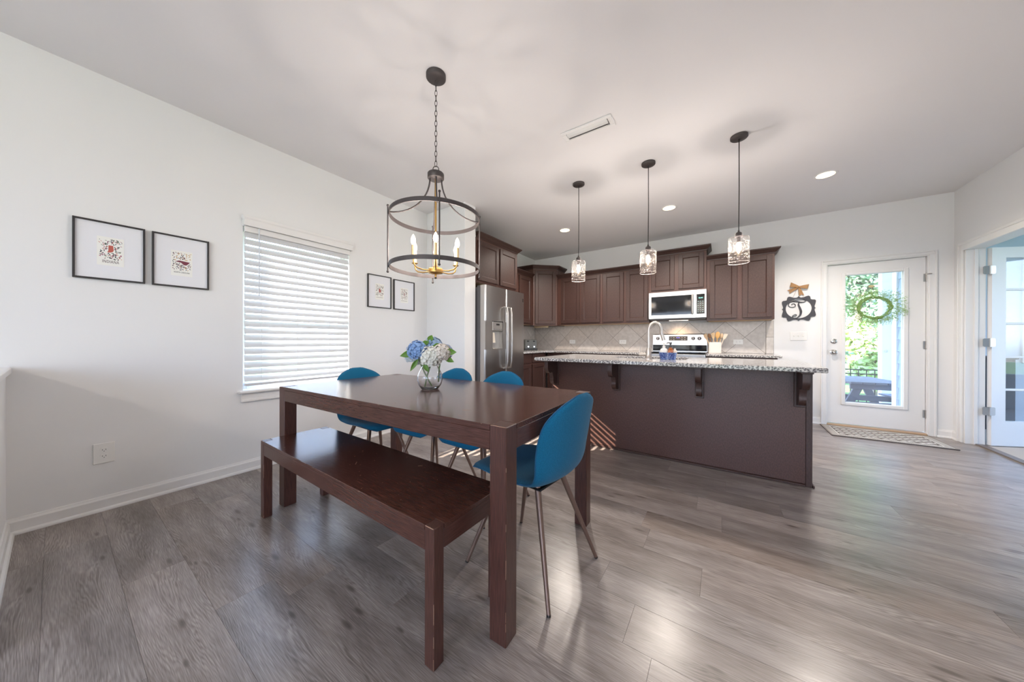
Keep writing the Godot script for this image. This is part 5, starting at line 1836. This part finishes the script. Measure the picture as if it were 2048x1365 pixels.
func wall_things() -> void:
	var zs := [[-0.062, -0.344], [-0.374, -0.656], [-1.918, -2.207], [-2.241, -2.535]]
	var ys := [[1.442, 1.805], [1.442, 1.804], [1.432, 1.797], [1.432, 1.787]]
	var names := ["INDIANA", "NORTH CAROLINA", "", ""]
	var labels := ["framed print reading INDIANA with a red state shape, leftmost on the left wall", "framed botanical print reading NORTH CAROLINA directly left of the window", "framed print with red mitten shape directly right of the window", "framed print with tiny dark marks nearest the wall corner"]
	for i in 4:
		# local x to the viewer's right, z out of the wall
		var w: float = zs[i][0] - zs[i][1]
		var h: float = ys[i][1] - ys[i][0]
		var f := thing("framed_print", labels[i], "framed print", V(XL, ys[i][0], zs[i][0]), PI / 2, "black framed prints on the left wall")
		var g := G.new()
		var b := 0.0095
		for q in [[0.0, b, 0.0, h], [w - b, w, 0.0, h], [b, w - b, 0.0, b], [b, w - b, h - b, h]]:
			g.box(V(q[0], q[2], 0.001), V(q[1], q[3], 0.022), 0.0012)
		part(f, "frame", g, M.frame_black)
		part(f, "mat_board", boxg(V(b - 0.002, b - 0.002, 0.003), V(w - b + 0.002, h - b + 0.002, 0.010), 0.0), M.paper)
		var aw := 0.106
		var ah := 0.178
		var cx := w * 0.5
		var cy := h * (0.5 if i != 1 else 0.47)
		g = G.new()
		g.quad(V(cx - aw / 2, cy - ah / 2, 0.0112), V(cx + aw / 2, cy - ah / 2, 0.0112), V(cx + aw / 2, cy + ah / 2, 0.0112), V(cx - aw / 2, cy + ah / 2, 0.0112), Vector3.BACK)
		g.box(V(cx - aw / 2, cy - ah / 2, 0.0101), V(cx + aw / 2, cy + ah / 2, 0.0108), 0.0)
		var am := mat(Color.WHITE, 0.8)
		am.albedo_texture = art(i)
		var pr := part(f, "print", g, am)
		if names[i]:
			var tm := TextMesh.new()
			tm.text = names[i]
			tm.font_size = 16
			tm.pixel_size = 0.00098 if i == 0 else 0.00056
			tm.depth = 0.0003
			var lt := part(pr, "lettering", tm, mat(c8(110, 96, 100) if i == 0 else c8(70, 66, 72), 0.8))
			lt.position = V(cx, cy - ah / 2 + 0.026, 0.0114)
			lt.scale = V(1, 1.45, 1)
		else:
			g = G.new()
			for k in 8:
				g.box(V(cx - 0.04 + k * 0.0105, cy - ah / 2 + 0.02, 0.0112), V(cx - 0.035 + k * 0.0105, cy - ah / 2 + 0.028, 0.0115), 0.0)
			part(pr, "caption_marks", g, mat(c8(150, 140, 142), 0.8))
	# outlets and switches
	outlet("white duplex outlet low on the left wall below the prints", V(XL, 0.358, -0.178), PI / 2, false, 0.083, 0.125)
	outlet("white sideways outlet on the backsplash, leftmost of three", V(-2.38, 1.047, ZB + 0.0096), 0, true, 0.072, 0.117)
	outlet("white sideways outlet on the backsplash, left of the faucet", V(-1.445, 1.049, ZB + 0.0096), 0, true, 0.072, 0.117)
	outlet("white sideways outlet on the backsplash, right of the utensil crock", V(0.178, 1.057, ZB + 0.0096), 0, true, 0.072, 0.117)
	var s := thing("light_switch", "white triple switch plate under the monogram sign", "light switch", V(0.829, 1.137, ZB), 0)
	part(s, "plate", boxg(V(-0.085, -0.058, 0.0005), V(0.085, 0.058, 0.006), 0.003), M.plate)
	for k in 3:
		var g := boxg(V(-0.051 + k * 0.046, -0.012, 0.005), V(-0.041 + k * 0.046, 0.012, 0.008), 0.001)
		g.box(V(-0.0495 + k * 0.046, -0.002, 0.007), V(-0.0425 + k * 0.046, 0.008, 0.017), 0.001)
		part(s, "toggle", g, M.plate)
	sign_plaque()


func outlet(label: String, at: Vector3, turn: float, sideways: bool, w: float, h: float) -> void:
	var o := thing("wall_outlet", label, "outlet", at, turn, "white wall outlets")
	if sideways: o.rotation.z = PI / 2
	part(o, "plate", boxg(V(-w / 2, -h / 2, 0.0005), V(w / 2, h / 2, 0.006), 0.003), M.plate)
	for s in [-1.0, 1.0]:
		var g := G.new()
		var pl := PackedVector2Array()
		for k in 20:
			var a := TAU * k / 20.0
			pl.append(Vector2(cos(a) * 0.0175, clampf(sin(a) * 0.0175, -0.0135, 0.0135) + s * 0.0195))
		g.prism(pl, V(0, 0, 0.0055), Vector3.RIGHT, Vector3.UP, V(0, 0, 0.0026), true)
		var r := part(o, "receptacle", g, M.plate)
		g = G.new()
		g.box(V(-0.0075, s * 0.0195 - 0.002, 0.008), V(-0.0055, s * 0.0195 + 0.006, 0.0084), 0.0)
		g.box(V(0.0055, s * 0.0195 - 0.002, 0.008), V(0.0075, s * 0.0195 + 0.006, 0.0084), 0.0)
		g.box(V(-0.002, s * 0.0195 - 0.009, 0.008), V(0.002, s * 0.0195 - 0.0055, 0.0084), 0.0)
		part(r, "slot", g, M.slot)


func sign_plaque() -> void:
	var s := thing("monogram_sign", "dark gray scalloped wooden sign with a script letter T hanging on the wall", "sign", V(0.826, 1.503, ZB + 0.002))
	# outer scalloped outline and round opening, joined by a ring of quads
	var hw := 0.168
	var hh := 0.165
	var outer := PackedVector2Array()
	# one quadrant, from the right point to the top point
	var qd := [Vector2(1.0, 0.0), Vector2(0.93, 0.05), Vector2(0.92, 0.16), Vector2(0.97, 0.36), Vector2(1.0, 0.52), Vector2(0.99, 0.62), Vector2(0.92, 0.67), Vector2(0.78, 0.68), Vector2(0.70, 0.72), Vector2(0.69, 0.82), Vector2(0.66, 0.94), Vector2(0.58, 1.0), Vector2(0.46, 0.97), Vector2(0.3, 0.89), Vector2(0.14, 0.88), Vector2(0.06, 0.92)]
	for q in 4:
		var list := qd.duplicate()
		if q % 2 == 1:
			list = [Vector2(0, 1.0)]
			for i in range(qd.size() - 1, 0, -1):
				list.append(qd[i])
		var sx := 1.0 if q in [0, 3] else -1.0
		var sy := 1.0 if q in [0, 1] else -1.0
		if q % 2 == 0:
			for v in list: outer.append(Vector2(v.x * sx * hw, v.y * sy * hh))
		else:
			for v in list: outer.append(Vector2(v.x * sx * hw, v.y * sy * hh))
	var g := G.new()
	var m := outer.size()
	var ri := 0.129
	var inner := []
	for i in m:
		inner.append(outer[i].normalized() * ri)
	var th := 0.010
	for i in m:
		var j := (i + 1) % m
		var a := V(outer[i].x, outer[i].y, 0)
		var b := V(outer[j].x, outer[j].y, 0)
		var c := V(inner[j].x, inner[j].y, 0)
		var d := V(inner[i].x, inner[i].y, 0)
		var z := V(0, 0, th)
		g.quad(a + z, b + z, c + z, d + z, Vector3.BACK)
		g.quad(a, b, c, d, Vector3.FORWARD)
		var e := (b - a).cross(Vector3.BACK).normalized()
		g.quad(a, b, b + z, a + z, e)
		g.q4(d, c, c + z, d + z, -d.normalized(), -c.normalized(), -c.normalized(), -d.normalized())
	part(s, "scalloped_frame", g, M.charcoal)
	# script T: stem, sweeping crossbar and curls as flat ribbons of varying width
	g = G.new()
	var strokes := [
		[[Vector2(0.004, 0.088), Vector2(0.0, 0.05), Vector2(0.012, 0.01), Vector2(0.024, -0.04), Vector2(0.016, -0.09), Vector2(-0.012, -0.122)], [0.006, 0.0105, 0.013, 0.0145, 0.012, 0.006]],
		[[Vector2(-0.012, -0.122), Vector2(-0.045, -0.125), Vector2(-0.06, -0.108), Vector2(-0.052, -0.088), Vector2(-0.03, -0.078), Vector2(-0.018, -0.086), Vector2(-0.03, -0.1), Vector2(-0.058, -0.1)], [0.006, 0.0045, 0.004, 0.004, 0.004, 0.0035, 0.003, 0.003]],
		[[Vector2(0.075, 0.1), Vector2(0.055, 0.084), Vector2(0.02, 0.083), Vector2(-0.02, 0.096), Vector2(-0.06, 0.098), Vector2(-0.092, 0.08), Vector2(-0.102, 0.052), Vector2(-0.085, 0.026), Vector2(-0.05, 0.022), Vector2(-0.03, 0.04), Vector2(-0.04, 0.066), Vector2(-0.066, 0.064), Vector2(-0.068, 0.05)], [0.002, 0.006, 0.0095, 0.01, 0.008, 0.006, 0.005, 0.005, 0.0048, 0.0045, 0.004, 0.0035, 0.003]],
		[[Vector2(0.075, 0.1), Vector2(0.04, 0.115), Vector2(-0.02, 0.113), Vector2(-0.06, 0.098)], [0.002, 0.004, 0.004, 0.006]]]
	for st in strokes:
		var pts: Array = st[0]
		var ws: Array = st[1]
		var fine := []
		var fw := []
		for i in pts.size() - 1:
			for k in 6:
				var u := k / 6.0
				fine.append(pts[i].cubic_interpolate(pts[i + 1], pts[maxi(i - 1, 0)], pts[mini(i + 2, pts.size() - 1)], u))
				fw.append(lerpf(ws[i], ws[i + 1], u))
		fine.append(pts[-1])
		fw.append(ws[-1])
		for i in fine.size() - 1:
			var d0: Vector2 = (fine[i + 1] - fine[maxi(i - 1, 0)]).normalized().orthogonal()
			var d1: Vector2 = (fine[mini(i + 2, fine.size() - 1)] - fine[i]).normalized().orthogonal()
			var a: Vector2 = fine[i] + d0 * fw[i] * 0.8
			var b: Vector2 = fine[i] - d0 * fw[i] * 0.8
			var c: Vector2 = fine[i + 1] - d1 * fw[i + 1] * 0.8
			var d: Vector2 = fine[i + 1] + d1 * fw[i + 1] * 0.8
			var f := func(q: Vector2, z: float) -> Vector3: return V(q.x, q.y, z)
			g.quad(f.call(a, 0.0095), f.call(b, 0.0095), f.call(c, 0.0095), f.call(d, 0.0095), Vector3.BACK)
			g.quad(f.call(a, 0.001), f.call(b, 0.001), f.call(c, 0.001), f.call(d, 0.001), Vector3.FORWARD)
			g.quad(f.call(a, 0.001), f.call(d, 0.001), f.call(d, 0.0095), f.call(a, 0.0095), f.call(d0, 0.0))
			g.quad(f.call(b, 0.001), f.call(c, 0.001), f.call(c, 0.0095), f.call(b, 0.0095), -f.call(d0, 0.0))
	part(s, "letter", g, M.charcoal)
	g = G.new()
	g.tube([V(-0.058, 0.148, 0.006), V(-0.012, 0.27, 0.008)], 0.0013, 5)
	g.tube([V(0.05, 0.155, 0.006), V(0.0, 0.27, 0.008)], 0.0013, 5)
	part(s, "twine", g, M.burlap)
	# burlap bow: two loops, two tails, a knot
	var bow := Node3D.new()
	bow.name = "bow"
	s.add_child(bow)
	bow.position = V(0, 0.285, 0.012)
	bow.rotation.z = -0.22
	for sx in [-1.0, 1.0]:
		var loop := func(a: float, b: float) -> Vector3:
			var t := TAU * a
			var wd := lerpf(-1.0, 1.0, b) * (0.010 + 0.020 * (0.5 - 0.5 * cos(t)))
			var x := 0.052 * (0.5 - 0.5 * cos(t))
			return V(sx * x * 1.75, wd + 0.018 * (0.5 - 0.5 * cos(t)), 0.012 + 0.016 * sin(t))
		part(bow, "loop", G.new().grid(20, 5, loop), M.burlap)
		var tail := func(a: float, b: float) -> Vector3:
			var c := Vector2(sx * 0.085, -0.075) * a if sx < 0 else Vector2(0.05, -0.1) * a
			var dir := c.normalized() if a > 0.01 else Vector2(sx * 0.7, -0.7)
			var nn := dir.orthogonal()
			var wv := lerpf(-1.0, 1.0, b)
			var notch := 0.018 * (absf(wv) - 0.5) * a
			var q := c + nn * wv * (0.009 + 0.017 * a) + dir * notch
			return V(q.x, q.y, 0.008 + 0.006 * sin(a * 5.0) + 0.003 * wv)
		part(bow, "tail", G.new().grid(10, 6, tail), M.burlap)
	part(bow, "knot", G.new().ball(V(0, 0.0, 0.014), V(0.016, 0.014, 0.012), 8, 12), M.burlap)


# ---------- rear of the room, behind the camera ----------

func rear_room() -> void:
	for q in [[-2.7, -0.9, 0.4, 2.35, "window_3", "wide rear window behind the viewer"], [-0.5, 1.5, 0.05, 2.35, "window_4", "tall rear patio window behind the viewer"]]:
		var w := thing(q[4], q[5], "window", Vector3.ZERO, 0, "", "structure")
		var g := G.new()
		var mid: float = (q[0] + q[1]) / 2.0
		g.box(V(q[0], q[2], ZF + 0.02), V(q[0] + 0.05, q[3], ZF + 0.09), 0.003).box(V(q[1] - 0.05, q[2], ZF + 0.02), V(q[1], q[3], ZF + 0.09), 0.003)
		g.box(V(q[0] + 0.05, q[2], ZF + 0.02), V(q[1] - 0.05, q[2] + 0.05, ZF + 0.09), 0.003).box(V(q[0] + 0.05, q[3] - 0.05, ZF + 0.02), V(q[1] - 0.05, q[3], ZF + 0.09), 0.003)
		g.box(V(mid - 0.03, q[2] + 0.05, ZF + 0.02), V(mid + 0.03, q[3] - 0.05, ZF + 0.09), 0.003)
		part(w, "frame", g, M.trim)
		part(w, "pane", boxg(V(q[0] + 0.04, q[2] + 0.04, ZF + 0.05), V(q[1] - 0.04, q[3] - 0.04, ZF + 0.054), 0.0), M.glass)
	var w5 := thing("window_5", "wide side window behind the viewer on the right", "window", Vector3.ZERO, 0, "", "structure")
	var g5 := G.new()
	for b in [[1.9, 1.95, 0.4, 2.35], [3.85, 3.9, 0.4, 2.35], [2.87, 2.93, 0.4, 2.35]]:
		g5.box(V(XR + 0.03, b[2], b[0]), V(XR + 0.09, b[3], b[1]), 0.003)
	for b in [[0.4, 0.45], [2.3, 2.35]]:
		g5.box(V(XR + 0.03, b[0], 1.95), V(XR + 0.09, b[1], 3.85), 0.003)
	part(w5, "frame", g5, M.trim)
	part(w5, "pane", boxg(V(XR + 0.05, 0.42, 1.92), V(XR + 0.054, 2.33, 3.88), 0.0), M.glass)
	var f := thing("ceiling_fan", "dark ceiling fan behind the viewer, mirrored in the microwave glass", "ceiling fan", V(-0.6, 0, 2.3))
	part(f, "canopy", G.new().lathe([Vector2(0, 2.66), Vector2(0.04, 2.662), Vector2(0.075, 2.7), Vector2(0.075, 2.7195), Vector2(0, 2.7195)], Vector3.ZERO, 24), M.bronze)
	part(f, "down_rod", G.new().tube([V(0, 2.67, 0), V(0, 2.45, 0)], 0.013, 10), M.bronze)
	part(f, "motor", G.new().lathe([Vector2(0, 2.31), Vector2(0.09, 2.315), Vector2(0.11, 2.34), Vector2(0.11, 2.41), Vector2(0.07, 2.45), Vector2(0, 2.46)], Vector3.ZERO, 28), M.bronze)
	for k in 5:
		var g := boxg(V(0.1, -0.004, -0.065), V(0.66, 0.004, 0.065), 0.002)
		g.xf(Transform3D(Basis(Vector3.UP, TAU * k / 5.0) * Basis(Vector3.RIGHT, 0.2), V(0, 2.39, 0)))
		part(f, "blade", g, M.wood_x)
	part(f, "lamp_bowl", G.new().lathe([Vector2(0, 2.21), Vector2(0.05, 2.215), Vector2(0.1, 2.25), Vector2(0.11, 2.31), Vector2(0, 2.312)], Vector3.ZERO, 28), glow(Color(1, 0.94, 0.86), 2.5))
	omni(f, V(0, 2.26, 0), Color(1.0, 0.95, 0.9), 1.2, 0.05)
